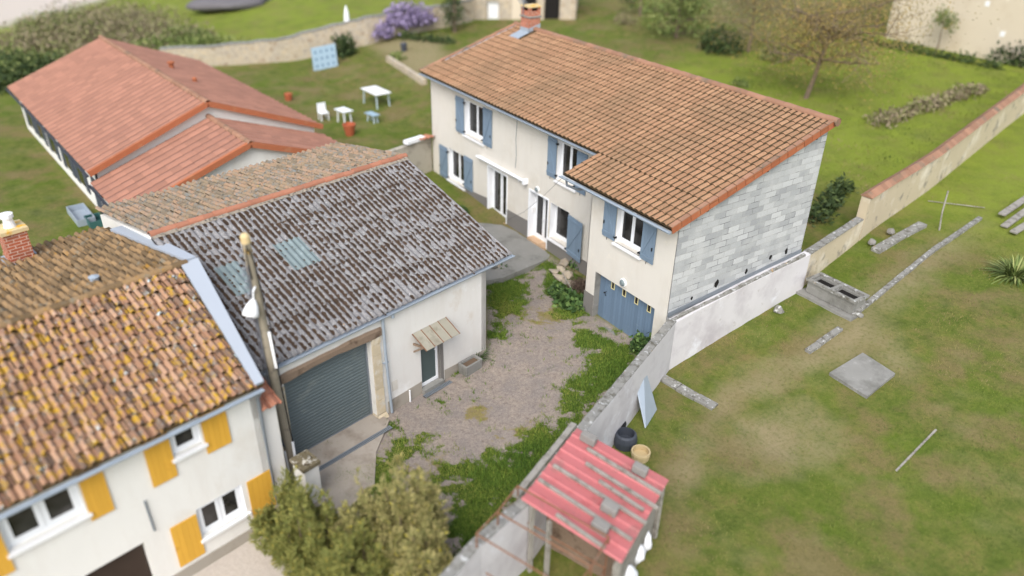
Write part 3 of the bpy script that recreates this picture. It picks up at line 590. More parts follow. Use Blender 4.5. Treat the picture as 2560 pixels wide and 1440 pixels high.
for dd, op, dp in ((d1, OPS['D1'], .22), (d2, OPS['D2'], .28)):
    q = MB(); q.box(FA, (op[0]+op[1])/2+.03, (op[0]+op[1])/2+.05, dp-.05, dp-.02, 1.2, 1.34); q.tube([FA.p((op[0]+op[1])/2+.04, dp-.05, 1.3), FA.p((op[0]+op[1])/2+.16, dp-.05, 1.3)], .012, 6); q.build('handle', 'white', dd)
q = MB(); q.tube([FA.p(5.11, .1, 1.9), FA.p(5.11, .1, 1.15), FA.p(5.12, .14, .98), FA.p(5.12, .16, 1.2)], .012, 5); q.box(FA, 5.096, 5.12, .09, .14, 1.05, 1.25); q.build('crank', 'white_dirty', d1)
q = MB(); q.box(FA, 8.206, 8.235, .12, .28, 1.35, 1.6); q.tube([FA.p(8.22, .2, 1.6), FA.p(8.22, .2, 2.36)], .008, 4); q.build('letter_box', 'white_dirty', d2)
def tiled_step(op, d1):
    m = MB(); n = max(3, round((op[1]-op[0])/.155)); w_ = (op[1]-op[0])/n
    for i in range(n):
        for j in range(2): m.box(FA, op[0]+i*w_+.006, op[0]+(i+1)*w_-.006, -.09+j*.17+.003, .07+j*.17, op[2]-.1, op[2]+.012-j*.002, random.random())
    return m
MT['step'] = mk('tan_step_tile', (190, 158, 126), .06, 2, .6, rnd=.12, spec=.35)
for k in ('D1', 'D2'): tiled_step(OPS[k], .2).build('step', 'step', house)
# bulkhead lamps, awning cassette, cable
def bulkhead(fr, x, z, r):
    m = MB(); c = fr.p(x, -.004, z); ax = -fr.ey
    m.lathe(c, [(r, 0), (r, .045), (r*.8, .06)], 18, ax); o = m.build('wall_lamp', 'white_dirty', house, smooth=False)
    g = MB(); g.lathe(c, [(r*.8, .058), (r*.72, .085), (r*.45, .105), (0, .112)], 18, ax); g.build('lamp_glass', 'skylight', o, smooth=True)
    k = MB(); k.lathe(c, [(r*.55, .104), (r*.5, .112), (r*.42, .106)], 18, ax); k.build('lamp_guard', 'steel_grey', o)
bulkhead(FA, 8.72, 2.6, .125); bulkhead(FW, 15.56, 2.04, .15)
m = MB(); m.box(FA, 4.40, 8.0, -.10, -.03, 2.62, 2.70); m.tube([FA.p(4.36, -.16, 2.66), FA.p(8.02, -.16, 2.72)], .055, 10); m.box(FA, 7.94, 8.08, -.23, -.01, 2.60, 2.80)
for x in (4.7, 6.2, 7.5): m.box(FA, x, x+.08, -.12, -.002, 2.56, 2.64)
m.build('awning', 'white', house)
m = MB(); m.tube([FA.p(7.16+.03*sin(i*1.3), -.012, 5.3-i*.29) for i in range(9)], .012, 5); m.build('cable', 'steel_grey', house)
# garage door
gd = MB(); n = 22; gx0, gx1 = 14.19, 17.02
for i in range(n):
    a, b = gx0+(gx1-gx0)*i/n, gx0+(gx1-gx0)*(i+1)/n; gd.box(FW, a+.004, b-.004, .22, .25, -.12, 1.79, random.random())
gd.box(FW, gx0, gx1, .232, .248, -.11, 1.78)
for i in range(1, 4): pass
gdo = gd.build('garage_door', 'garage_blue', house)
MT['cream_paint'] = mk('cream_paint', (226, 214, 160), .04, 3, .6)
for x in (14.85, 15.42, 16.02, 16.62):
    q = MB(); fr = FW; a, b, c_, d_ = x-.085, x+.085, 1.38, 1.68
    for bx_ in ((a, a+.025, c_, d_), (b-.025, b, c_, d_), (a+.025, b-.025, c_, c_+.025), (a+.025, b-.025, d_-.025, d_)): q.box(fr, bx_[0], bx_[1], .2, .219, bx_[2], bx_[3])
    o = q.build('window', 'cream_paint', gdo); g = MB(); g.box(fr, a+.025, b-.025, .212, .2185, c_+.025, d_-.025); g.build('pane', 'glass', gdo)
q = MB(); q.tube([FW.p(14.55, .2, .98), FW.p(14.55, .17, 1.02), FW.p(14.55, .17, 1.12), FW.p(14.55, .2, 1.16)], .012, 5); q.lathe(FW.p(14.45, .22, 1.05), [(.03, 0), (.03, .02), (0, .02)], 10, (0, -1, 0)); q.build('handle', 'black', gdo)
q = MB(); q.box(FW, 14.152, 14.186, .0, .26, -.15, 1.796); q.build('jamb', 'concrete', house)
q = MB(); q.box(FW, 14.19, 17.05, -.12, .22, -.2, .0); q.build('threshold', 'concrete', house)
# thin wire stretched from the wing gutter down to the far door
m = MB(); m.tube([(12.75, -1.98, 4.86), (10.8, -1.25, 3.35), (8.6, -.55, 1.7), (6.62, -.03, .45)], .006, 4); solo(m, 'wire', 'black', 'thin dark wire strung across the facade from the wing gutter to the far french door', 'wire')
# ------------------------------------------------------------------ barn
be = R(102.757); BO = np.array([13.97, -5.754, .076])
FB = Fr(BO, (-cos(be), -sin(be), 0), (-sin(be), cos(be), 0))
HB, SB, RB = 3.146, .369, 5.0
barn = thing('barn', (13, -9, 0), 'pale rendered barn with mossy grey corrugated roof, roller door and small glazed door', 'barn')
OB = [(4.46, 7.18, -.32, 2.52), (1.98, 2.74, -.25, 1.78)]
zb = lambda v: HB+SB*v
m = MB(); wall(m, FB, 0, 7.62, -.5, HB-.12, OB, .3)
DB = 8.9; s2 = .14; zr_ = zb(RB); zend = zr_-s2*(DB-RB)
side = [(0, -.5), (DB, -.5), (DB, zend-.12), (RB, zr_-.12), (0, HB-.12)]
m.poly(Fr(FB.p(0, 0, 0), FB.ey, FB.ex), side, 0.002, .2); m.poly(Fr(FB.p(7.42, 0, 0), FB.ey, FB.ex), side, 0, .2)
m.quad(FB.p(0, DB, -.5), FB.p(7.62, DB, -.5), FB.p(7.62, DB, zend-.12), FB.p(0, DB, zend-.12)); m.build('wall', 'barn_render', barn)
m = MB()
for a, b, z0, z1 in ((2.75, 4.05, .10, .16), (0, 1.82, .10, .02)): m = MB(); m.prism([FB.p(a, -.015, -.5), FB.p(b, -.015, -.5), FB.p(b, -.015, z0), FB.p(a, -.015, z1)], FB.ey*.013); m.build('plinth', 'plinth_pale', barn)
na = math.hypot(1, SB); eyb = (FB.ey+np.array([0, 0, SB]))/na; ezb = (np.array([0, 0, 1])-FB.ey*SB)/na
FS = Fr(FB.p(0, 0, HB), FB.ex, eyb, ezb); SL_B = RB*na
# corrugated sheets, five courses with small steps, each sheet a little off its neighbour
U0, U1, PW = -1.1, 7.72, .177
m = MB(); nc = 5; cl = (SL_B+.12)/nc; sh_w = PW*6
wav = lambda u: .026*cos(2*pi*u/PW)
skyl = [(5.16, 4.30, 2.42, 3.55), (6.95, 6.28, 2.3, 3.47)]
def insky(u, v): return any(b < u < a and c < v < d for a, b, c, d in skyl)
for j in range(nc):
    v0, v1 = -.08+j*cl, -.08+(j+1)*cl+.12; off = .0 if j % 2 else sh_w/2
    k = 0; u = U0-off
    while u < U1:
        a, b = max(u, U0), min(u+sh_w+.06, U1); u += sh_w
        if b-a < .08: continue
        dz = random.uniform(0, .006)+.004*j*0; dv = random.uniform(-.025, .025); tilt = random.uniform(-.012, .012)
        us = np.linspace(a, b, max(4, int((b-a)/PW*8))); n = len(us); vs = []; fs = []; rows = 5
        rag = [random.uniform(-.012, .012) for _ in us]
        for r_ in range(rows):
            t = r_/(rows-1)
            for i_, x in enumerate(us): vs.append(FS.p(x, v0+dv+(v1-v0)*t+tilt*(x-a)+(rag[i_] if r_ == 0 else 0), wav(x)+dz+.016*(1-t)))
        for i_, x in enumerate(us): vs.append(FS.p(x, v0+dv+tilt*(x-a)+rag[i_]+.003, wav(x)+dz+.004))
        for r_ in range(rows-1):
            for i_ in range(n-1): fs.append((r_*n+i_, r_*n+i_+1, (r_+1)*n+i_+1, (r_+1)*n+i_))
        for i_ in range(n-1): fs.append((rows*n+i_, rows*n+i_+1, i_+1, i_))
        m.add(vs, fs)
broof = m.build('corrugated_roof', 'fibro', barn, smooth=True)
for (a, b, c_, d_) in skyl:
    m = MB(); us = np.linspace(b, a, 40); n = len(us)
    m.add([FS.p(x, v, wav(x)+.028) for v in np.linspace(c_, d_, 4) for x in us], [(r_*n+i, r_*n+i+1, (r_+1)*n+i+1, (r_+1)*n+i) for r_ in range(3) for i in range(n-1)])
    m.build('roof_light', 'skylight', broof, smooth=True)
# moss cushions in the valleys (valley where cos = -1)
rs = np.random.RandomState(3); quads = []; m = MB()
nval = int((U1-U0)/PW)
def dome(u, v, ru, rv, h):
    k = 9; ph = rs.uniform(0, 6); vs = []
    for ring, (q, hh) in enumerate(((1., 0.), (.8, .62), (.42, .95))):
        for i in range(k):
            a = 2*pi*i/k; jj = 1+.16*sin(3*a+ph)+rs.uniform(-.08, .08)
            uu2 = u+cos(a)*ru*q*jj; vs.append(FS.p(uu2, v+sin(a)*rv*q*jj, min(wav(uu2), .004)+.004+h*hh if ring else wav(uu2)-.002+.012))
    vs.append(FS.p(u, v, -.02+h*1.05))
    fs = [(r_*k+i, r_*k+(i+1) % k, (r_+1)*k+(i+1) % k, (r_+1)*k+i) for r_ in range(2) for i in range(k)]+[(2*k+i, 2*k+(i+1) % k, 3*k) for i in range(k)]
    m.add(vs, fs, rs.rand())
for iv in range(-7, 45):
    uv = (iv+.5)*PW
    if not U0+.05 < uv < U1-.05: continue
    v = rs.uniform(-.02, .2)
    while v < SL_B-.12:
        d = float(fbm(np.array([uv*1.0]), np.array([v*1.6]), .55)[0]); jd = abs(((v+.08)/cl) % 1); near_joint = jd < .12 or jd > .9
        dens = clip(.66+(d-.45)*.9+(.25 if near_joint else 0)+(.25 if uv > 4.2 and v < 3.6 else 0)+(.12 if v > 3.6 else 0), .16, .97)
        if insky(uv, v): dens *= .42
        if rs.rand() < dens:
            rv = rs.uniform(.055, .09)*(1.5 if rs.rand() < .25 else 1)*(1+.35*dens); ru = rs.uniform(.042, .058)*(1+.25*dens)
            dome(uv+rs.uniform(-.012, .012), v, ru, rv, rs.uniform(.018, .034)); v += rv*rs.uniform(1.25, 1.9)
        else: v += rs.uniform(.06, .22)
for _ in range(260):                            # scattered caps on the flanks and along the joints
    j = rs.randint(1, nc); uv = rs.uniform(U0+.1, U1-.1); dome(uv, -.08+j*cl+rs.uniform(-.05, .03), rs.uniform(.02, .05), rs.uniform(.02, .04), .03)
mo = m.build('moss', 'moss', broof, smooth=True); mo['kind'] = 'stuff'
# ridge of newer clay tiles, mortar bed below
ROFF = 0.
m = MB(); halfround(m, FB.p(U1+.02, RB, zr_+.02), FB.p(U0-.02, RB, zr_+.02), .105, .37, .014, 8, .012); m.build('ridge_tiles', 'ridge_new', barn)
m = MB()
us = np.linspace(U0, U1, 90)
m.add([FB.p(x, RB-.17-.03*random.random(), zr_-.05+.02*random.random()) for x in us]+[FB.p(x, RB-.06, zr_+.06) for x in us], [(i, i+1, 91+i, 90+i) for i in range(89)])
MT['mortar'] = mk('crumbling_mortar', (150, 140, 126), .3, 9, 1, .8, 40, layers=[((92, 84, 74), 12, .5, .62)]); m.build('mortar', 'mortar', barn)
# rear slope in old canal tiles
ey2 = (FB.ey-np.array([0, 0, s2]))/math.hypot(1, s2); ez2 = (np.array([0, 0, 1])+FB.ey*s2)/math.hypot(1, s2)
L2 = (DB-RB+.15)*math.hypot(1, s2); FK = Fr(FB.p(0, RB, zr_)+ey2*L2, FB.ex, -ey2, ez2)
CAN = [(0, .03), (.12, 0), (.25, .012), (.36, .05), (.5, .072), (.64, .085), (.78, .072), (.9, .05), (1., .03)]
m = MB(); tiles(m, FK, U0-.12, U1-.05, L2-.05, .205, .34, CAN, .035, 0, .018); rt_ = m.build('rear_tiles', 'canal_grey', barn)
m = MB(); m.quad(FK.p(U0-.1, 0, .002), FK.p(U1-.1, 0, .002), FK.p(U1-.1, L2, .002), FK.p(U0-.1, L2, .002)); m.build('underlay', 'tile_moss', barn)
m = MB(); m.prism([FS.p(U0+.04, -.02, -.09), FS.p(U1, -.02, -.09), FS.p(U1, SL_B-.05, -.09), FS.p(U0+.04, SL_B-.05, -.09)], ezb*.05); m.build('roof_deck', 'dark', barn)
m = MB(); gutter(m, FB, U0-.03, U1, -.10, HB-.07, .07); m.build('gutter', 'zinc', barn)
m = MB(); m.tube([FB.p(4.07, -.1, HB-.13), FB.p(4.07, -.08, HB-.22), FB.p(4.05, -.075, 1.6), FB.p(3.98, -.075, -.28)], .042, 10); m.tube([FB.p(3.74, -.10, HB-.1), FB.p(3.74, -.1, HB-.24)], .05, 10)
m.box(FB, 3.96, 4.12, -.07, -.0, 1.5, 1.53); m.build('downpipe', 'zinc', barn)
m = MB(); m.box(FB, U0+.05, 7.6, -.09, -.004, HB-.16, HB-.125); m.build('fascia', 'plinth_pale', barn)
# roller door: horizontal laths
m = MB(); nl = 26; z0, z1 = -.2, 2.5
prof = []
for i in range(nl):
    z = z0+(z1-z0)*i/nl; h = (z1-z0)/nl; prof += [(.262, z), (.25, z+h*.25), (.25, z+h*.7), (.262, z+h*.93)]
m.sweep(prof, FB, 4.5, 7.14); rd = m.build('roller_door', 'roller', barn)
m = MB(); m.box(FB, 4.46, 7.18, .242, .268, -.3, -.2); m.box(FB, 4.46, 4.499, .2, .29, -.2, 2.5); m.box(FB, 7.141, 7.18, .2, .29, -.2, 2.5); m.build('door_rail', 'steel_grey', rd)
# timber lintel, slightly bowed, and dressed-stone jamb
m = MB(); k = 14; vs = []
for i in range(k+1):
    t = i/k; x = 4.1+3.4*t; zc = 2.60+.06*sin(t*pi)-.03*t; hh = .12+.02*sin(t*9)+.015*random.uniform(-1, 1); ww = .05+.01*random.uniform(-1, 1)
    vs += [FB.p(x, -ww, zc-hh), FB.p(x, -ww-.01, zc+hh*.5), FB.p(x, -.004, zc+hh), FB.p(x, .2, zc-hh)]
m.add(vs, [(4*i+a, 4*i+(a+1) % 4, 4*i+4+(a+1) % 4, 4*i+4+a) for i in range(k) for a in range(4)]+[(0, 1, 2, 3), (4*k+3, 4*k+2, 4*k+1, 4*k)]); m.build('lintel', 'wood_old', barn)
m = MB(); z = -.15; MT['jamb'] = mk('dressed_jamb_stone', (196, 180, 152), .12, 3, .95, .4, 40, rnd=.12, layers=[((206, 198, 184), 3, .52, .66), ((150, 128, 98), 2.2, .58, .7)])
while z < 2.44:
    h = random.uniform(.32, .5); h = min(h, 2.46-z); m.box(FB, 4.16+random.uniform(-.0, .03), 4.455, -.045, .24, z+.006, z+h-.004, random.random()); z += h
m.prism([FB.p(4.12, -.05, -.38), FB.p(4.5, -.05, -.38), FB.p(4.46, -.05, -.155), FB.p(4.16, -.05, -.155)], FB.ey*.25); m.prism([FB.p(4.12, -.2, -.38), FB.p(4.5, -.2, -.38), FB.p(4.46, -.052, -.155), FB.p(4.16, -.052, -.155)], FB.ey*.02)
m.build('stone_jamb', 'jamb', barn)
m = MB(); z = -.3
for h in (.5, .55, .5, .6, .5): m.box(FB, 7.185, 7.5, -.03, .2, z, z+h-.006, random.random()); z += h
m.build('stone_jamb', 'jamb', barn)
# glazed side door under a sheet canopy
dop = (2.02, 2.72, -.12, 1.76); m = MB(); d = .1
for a, b, c_, e in ((dop[0], dop[0]+.07, dop[2], dop[3]), (dop[1]-.05, dop[1], dop[2], dop[3]), (dop[0]+.07, dop[1]-.05, dop[3]-.06, dop[3]), (dop[0]+.07, dop[1]-.05, dop[2], dop[2]+.1)): m.box(FB, a, b, d-.03, d+.04, c_, e)
dr = m.build('door', 'white', barn); m = MB(); m.box(FB, dop[0]+.07, dop[1]-.05, d, d+.014, dop[2]+.1, dop[3]-.06); m.build('pane', 'obscured', dr)
m = MB(); m.box(FB, dop[0]+.015, dop[0]+.05, d-.05, d-.031, .92, 1.1); m.tube([FB.p(dop[0]+.03, d-.055, 1.02), FB.p(dop[0]+.15, d-.06, 1.02)], .011, 6); m.build('handle', 'white', dr)
m = MB(); m.box(FB, 1.984, 2.016, -.0, .3, -.3, 1.77); m.box(FB, 1.86, 1.98, -.02, -.002, -.45, 1.7); m.build('jamb', 'plinth', barn)
m = MB(); m.box(FB, 1.95, 2.76, -.14, .1, -.45, -.13); m.build('threshold', 'concrete', barn)
m = MB(); cz = 1.98
for i in range(4):
    a, b = 1.72+i*.325, 1.72+(i+1)*.325; m.prism([FB.p(a+.006, -.01, cz), FB.p(b-.006, -.01, cz), FB.p(b-.006, -.62, cz-.30), FB.p(a+.006, -.62, cz-.30)], (0, 0, .012), random.random())
can = m.build('canopy', 'canopy', barn)
m = MB()
for i in range(5):
    a = 1.72+i*.325; m.beam(FB.p(a, -.01, cz+.012), FB.p(a, -.63, cz-.29), .02, .03)
m.build('canopy_strip', 'rust', can)
m = MB(); m.beam(FB.p(2.98, 0, 1.62), FB.p(2.98, -.5, 1.72), .05, .06); m.beam(FB.p(2.98, -.0, 1.35), FB.p(2.98, -.42, 1.68), .04, .05); m.beam(FB.p(1.78, 0, 1.62), FB.p(1.78, -.5, 1.72), .05, .06); m.build('canopy_bracket', 'wood_old', can)
m = MB(); m.box(FB, 3.66, 3.86, -.012, -.002, .38, .72); m.build('hatch', 'render', barn)
m = MB(); m.tube([FB.p(3.26, -.05, -.3), FB.p(3.26, -.05, .12)], .028, 8); m.build('pipe_stub', 'white_dirty', barn)
# apron and drain before the roller door, slot drain at the door
m = MB(); m.prism([FB.p(x, d, -.5) for x, d in ((4.3, .25), (4.3, -.35), (5.4, -1.15), (6.2, -2.1), (8.2, -2.5), (8.6, -.4), (7.2, .25))], (0, 0, .272)); MT['apron'] = mk('pale_worn_concrete', (160, 150, 138), .12, 1.2, .95, .4, 40, layers=[((134, 122, 110), 1.5, .5, .72), ((96, 84, 76), 7, .66, .72)]); m.build('apron', 'apron', None, kind='structure')
def drain(x0, x1, d, z, lab):
    t = thing('drain_grate', FB.p((x0+x1)/2, d, z), lab, 'drain grate')
    m = MB(); n = int((x1-x0)/.055)
    for i in range(n): m.box(FB, x0+(x1-x0)*i/n+.008, x0+(x1-x0)*(i+1)/n-.012, d-.05, d+.05, z+.006, z+.02)
    m.box(FB, x0, x1, d-.07, d-.051, z, z+.02); m.box(FB, x0, x1, d+.051, d+.07, z, z+.02); m.build('grating', 'steel_grey', t)
    m = MB(); m.box(FB, x0, x1, d-.05, d+.05, z-.01, z+.005); m.build('channel', 'black', t)
drain(4.45, 7.5, -.62, -.225, 'long slotted drain grating in the concrete apron before the roller door')
drain(1.75, 2.85, -.22, -.26, 'short slotted drain grating at the foot of the glazed door under the canopy')
# ------------------------------------------------------------------ courtyard objects
def stone_trough():
    c = gt(1176, 925); t = thing('planter', c, 'small rectangular stone trough planter against the barn wall', 'planter')
    f = Fr((c[0], c[1], c[2]), FB.ex, FB.ey); m = MB(); a, b, h = .36, .2, .36
    a1, b1 = a-.07, b-.06
    def ring(aa, bb, z): return [f.p(-aa, -bb, z), f.p(aa, -bb, z), f.p(aa, bb, z), f.p(-aa, bb, z)]
    R0, R1, R2, R3 = ring(a-.02, b-.02, -.03), ring(a, b, h), ring(a1, b1, h), ring(a1-.01, b1-.01, h-.12)
    m.add(R0+R1+R2+R3, [(0, 1, 2, 3)]+[(r_*4+i, r_*4+(i+1) % 4, r_*4+4+(i+1) % 4, r_*4+4+i) for r_ in range(3) for i in range(4)]+[(12, 13, 14, 15)]); o = m.build('trough', 'concrete', t)
    md = o.modifiers.new('b', 'BEVEL'); md.width = .02; md.segments = 2
    m = MB(); m.prism(ring(a1-.012, b1-.012, h-.11), (0, 0, .03)); m.build('soil', 'soil', t)
    return c
tc = stone_trough()
def tuft_plant(name, c, n, h, wd, label, cat, mat='weed', spread=.35, group=None, grow=1., asp=.18, seg=3):
    """rosette / bundle of bent strap leaves rising from one point"""
    V = []; rn = []
    for i in range(n):
        a = random.uniform(0, 2*pi); el = random.uniform(.15, 1.35)*grow; l = h*random.uniform(.6, 1.15); d = np.array([cos(a)*cos(el), sin(a)*cos(el), sin(el)]); s_ = np.array([-sin(a), cos(a), 0])
        b = np.array(c)+np.array([cos(a), sin(a), 0])*random.uniform(0, spread)*.4; p0 = b; w0 = wd*.5; rv = random.random()
        for k in range(seg):
            d2 = d+np.array([0, 0, -.28*(k+.3)]); p1 = p0+d2*l/seg; w1 = wd*(1.0 if k == 0 else (.7 if k < seg-1 else .05)); V.append([p0-s_*w0, p0+s_*w0, p1+s_*w1, p1-s_*w1]); rn.append(clip(rv+random.uniform(-.1, .1), 0, 1)); p0, w0 = p1, w1
    d = dict(label=label, category=cat)
    if group: d['group'] = group
    return rawquads(np.array(V), np.array(rn), name, mat, None, **d)
c = gt(1192, 893); c[2] = T(c[0], c[1]); tuft_plant('plant', c+np.array([.0, 0, .02]), 130, .55, .012, 'feathery light green weed growing behind the stone trough planter', 'plant', 'weed', .6)
tuft_plant('agave', gt(1252, 682)+np.array([0, 0, .02]), 46, .5, .045, 'spiky rosette plant beside the concrete terrace edge', 'plant', 'weed', .15)
tuft_plant('rosette_plant', gt(1232, 706)+np.array([0, 0, .02]), 30, .28, .05, 'low leafy rosette in the grass just in front of the spiky plant', 'plant', 'weed', .15)
def stoneblock():
    m = MB(); a = gz(1232, 640, .35); m.beam(gz(1218, 652, .42), gz(1240, 662, .42), .22, .2); solo(m, 'concrete_block', 'concrete', 'pale concrete block under the corner of the barn eaves', 'block')
stoneblock()
bx = MB(); c = gz(1233, 668, .05); bx.blob((c[0]+.1, c[1], .12), (.35, .28, .22), .25); solo(bx, 'rock', 'stone', 'single rounded rock beneath the concrete block at the barn corner', 'rock')
rk = [(1412, 660, .34, 'pale rock on its own nearest the facade plinth'), (1385, 684, .3, 'flat buff rock at the left end of the rock pile'), (1404, 675, .24, 'small tan rock between two flat rocks at the rear of the pile'), (1420, 690, .34, 'largest flat cream rock in the middle of the pile'), (1395, 698, .32, 'pinkish rock at the front left of the pile'), (1428, 712, .3, 'grey-white rock at the front right of the pile'), (1410, 706, .26, 'thin pale rock wedged at the front of the pile'), (1433, 655, .22, 'small grey rock beside the leafy weeds under the wide shutter')]
for px, py, r_, lb in rk:
    c = gt(px, py); m = MB(); m.blob((c[0], c[1], c[2]+r_*.25), (r_*random.uniform(.7, 1.0), r_*random.uniform(.5, .75), r_*.42), .45, 1); o = solo(m, 'rock', 'stone', lb, 'rock', 'rocks piled under the facade')
def leafy_clump(name, c, rad, n, size, mat, label, cat, asp=.5, group=None, upb=.2, hollow=.0):
    def gen(k):
        d = np.random.normal(size=(k, 3)); d /= np.linalg.norm(d, axis=1)[:, None]; rr_ = np.random.uniform(hollow, 1, k)**.45
        q = d*rr_[:, None]; q[:, 2] = np.abs(q[:, 2]); lump = 1+.3*np.sin(q[:, 0]*5+c[0]*3)*np.cos(q[:, 1]*4+c[1]); q *= lump[:, None]
        return np.array(c)+q*np.array(rad)
    d = dict(label=label, category=cat)
    if group: d['group'] = group
    return leaves(n, gen, size, name, mat, None, asp, None, upb, **d)
leafy_clump('weed_clump', gt(1395, 735), (.45, .4, .35), 900, .13, 'weed', 'dense dark green weed clump below the rock pile', 'plant', .6)
leafy_clump('weed_clump', gt(1420, 760), (.55, .4, .35), 500, .26, 'weed', 'broad-leaved dark weed clump near the wing corner', 'plant', .7)
leafy_clump('weed_clump', gt(1460, 765), (.4, .3, .3), 300, .2, 'weed', 'leafy weeds against the wing plinth left of the garage door', 'plant', .6)
leafy_clump('weed_clump', gt(1440, 668), (.3, .25, .35), 420, .12, 'weed', 'slender green weeds behind the rock pile against the plinth', 'plant', .5)
leafy_clump('dead_bush', gt(1448, 728)+np.array([0, 0, .1]), (.42, .42, .45), 900, .16, 'heath', 'leafless purplish dead bush between the rocks and the wing', 'bush', .12)
leafy_clump('weed_clump', gt(1602, 880), (.42, .35, .7), 650, .16, 'weed', 'tall leafy weed clump at the right end of the garage door', 'plant', .6)
leafy_clump('weed_clump', gt(1150, 530)+np.array([0, 0, 0]), (.7, .35, .25), 700, .12, 'weed', 'dark low weeds along the plinth behind the barn roof', 'plant', .5)
m = MB(); a, b = gt(1405, 703), gt(1432, 748); m.tube([a+[0, 0, .35], b+[0, 0, .3]], .02, 6); solo(m, 'stick', 'timber', 'pale stick lying across the weeds in front of the dead bush', 'stick')
# blades of grass over the green parts of the yard
def blades(n, box, h0, h1, name, label):
    x = np.random.uniform(box[0], box[1], n*3); y = np.random.uniform(box[2], box[3], n*3); yd, g, dr, br = gmask(x, y)
    pr = np.where(yd > .5, np.clip((g-.42)*3, 0, 1)+np.clip((dr-.6)*.5, 0, .2)+.35*(fbm(x+11, y+4, 4.5) > .655)*(g > .02), 0); kp = np.random.rand(len(x)) < pr; x, y, g, dr = x[kp][:n], y[kp][:n], g[kp][:n], dr[kp][:n]; k = len(x)
    z = T(x, y)-.02; b = np.stack([x, y, z], 1); a = np.random.uniform(0, 2*pi, k); tl = np.random.uniform(.1, .8, k); h = np.random.uniform(h0, h1, k)*(.6+.8*fbm(x, y, 1.5)); wd = np.random.uniform(.006, .014, k)
    s_ = np.stack([-np.sin(a), np.cos(a), 0*a], 1)*wd[:, None]; t = b+np.stack([np.cos(a)*tl*h, np.sin(a)*tl*h, h], 1); V = np.stack([b-s_, b+s_, t], 1)
    rn = np.clip(.5*np.random.rand(k)+.9*(fbm(x, y, .9)-.35)+.3*dr, 0, 1); return rawquads(V, rn, name, 'grass', None, kind='stuff', label=label, category='grass')
blades(120000, (7.5, 22.5, -13, 0), .05, .13, 'grass', 'short green grass growing in patches over the gravel courtyard')
# ------------------------------------------------------------------ boundary walls on the right
def wall_run(mb, pts, th, ztop, zbot, side=1):
    """wall following plan points (yard-side edge); ztop per point; thickness towards the lawn"""
    P = [np.array(p, float) for p in pts]; n = len(P); out = []
    for i in range(n):
        t = P[min(i+1, n-1)]-P[max(i-1, 0)]; t /= np.linalg.norm(t); out.append(P[i]+np.array([-t[1], t[0]])*side*th)
    vs = []
    for i in range(n):
        for q, z in ((P[i], zbot[i]), (P[i], ztop[i]), (out[i], ztop[i]-.015), (out[i], zbot[i])): vs.append((q[0], q[1], z))
    fs = [(4*i+a, 4*i+(a+1) % 4, 4*i+4+(a+1) % 4, 4*i+4+a) for i in range(n-1) for a in range(4)]+[(0, 1, 2, 3), (4*n-1, 4*n-2, 4*n-3, 4*n-4)]
    mb.add(vs, fs); return out
bwl = thing('boundary_wall', (19, -3, 0), 'long whitewashed boundary wall between the courtyard and the right-hand lawn', 'wall')
pts = [(22.35, -12.3), (21.85, -11.1), (21.44, -9.6), (20.2, -7.0), (18.75, -3.75), (17.74, -1.5), (17.66, 1.5), (17.66, 4.95)]
zt_ = [1.75, 1.8, 1.8, 1.8, 1.8, 1.80, 2.08, 2.38]; zb_ = [-.7, -.5, -.4, -.4, -.3, -.2, .1, .7]
def dens(pts, zs, zs2, st=.35):
    a, b, c_ = [], [], []
    for i in range(len(pts)-1):
        k = max(1, int(math.dist(pts[i], pts[i+1])/st))
        for j in range(k):
            t = j/k; a.append((pts[i][0]*(1-t)+pts[i+1][0]*t, pts[i][1]*(1-t)+pts[i+1][1]*t)); b.append(zs[i]*(1-t)+zs[i+1]*t+random.uniform(-.012, .012)); c_.append(zs2[i]*(1-t)+zs2[i+1]*t)
    a.append(pts[-1]); b.append(zs[-1]); c_.append(zs2[-1]); return a, b, c_
a, b, c_ = dens(pts, zt_, zb_); m = MB(); wall_run(m, a, .26, b, c_, -1); m.build('wall', 'wallwash', bwl)
m = MB(); a2, b2, c2 = dens(pts[:6], [z+.035 for z in zt_[:6]], [z-.03 for z in zt_[:6]], .22); b2 = [z+random.uniform(-.012, .02) for z in b2]; wall_run(m, [(x+.006, y) for x, y in a2], .25, b2, [z-.05 for z in b2], -1); m.build('coping', 'coping', bwl)
m = MB(); m.prism([(17.632, -1.44, 1.80), (17.632, 4.76, 2.36), (17.632, 4.76, 2.50), (17.632, -1.44, 1.95)], (.03, 0, 0)); m.build('flashing', 'steel_grey', bwl)
m = MB(); a3, b3, c3 = dens([(17.80, -1.45), (17.80, 4.7)], [1.85, 2.42], [1.7, 2.2], .18); b3 = [z+random.uniform(-.02, .03) for z in b3]; wall_run(m, a3, .1, b3, c3, -1); m.build('mortar', 'coping', bwl)
gw = thing('low_wall', (17.3, 7, 1.2), 'low weathered grey wall joining the house corner to the tile-capped garden wall', 'wall')
a, b, c_ = dens([(17.6, 5.0), (17.3, 6.8), (17.05, 8.85)], [2.3, 2.35, 2.5], [.6, .8, 1.2]); m = MB(); wall_run(m, a, .24, b, c_, -1); m.build('wall', 'garden_wall', gw)
m = MB(); a2, b2, c2 = dens([(17.58, 5.0), (17.03, 8.8)], [2.33, 2.53], [2.28, 2.48], .25); wall_run(m, a2, .28, b2, c2, -1); m.build('coping', 'coping', gw)
tw = thing('garden_wall', (15.5, 18, 2), 'tall beige garden wall with a red tile cap running towards the far right', 'wall')
a, b, c_ = dens([(16.95, 8.9), (16.0, 15.0), (14.0, 25.0), (12.3, 34.0)], [3.3, 3.5, 4.0, 4.6], [1.2, 1.6, 2.2, 2.6], 1.); m = MB(); out = wall_run(m, a, .34, b, c_, -1); m.build('wall', 'garden_wall', tw)
m = MB()
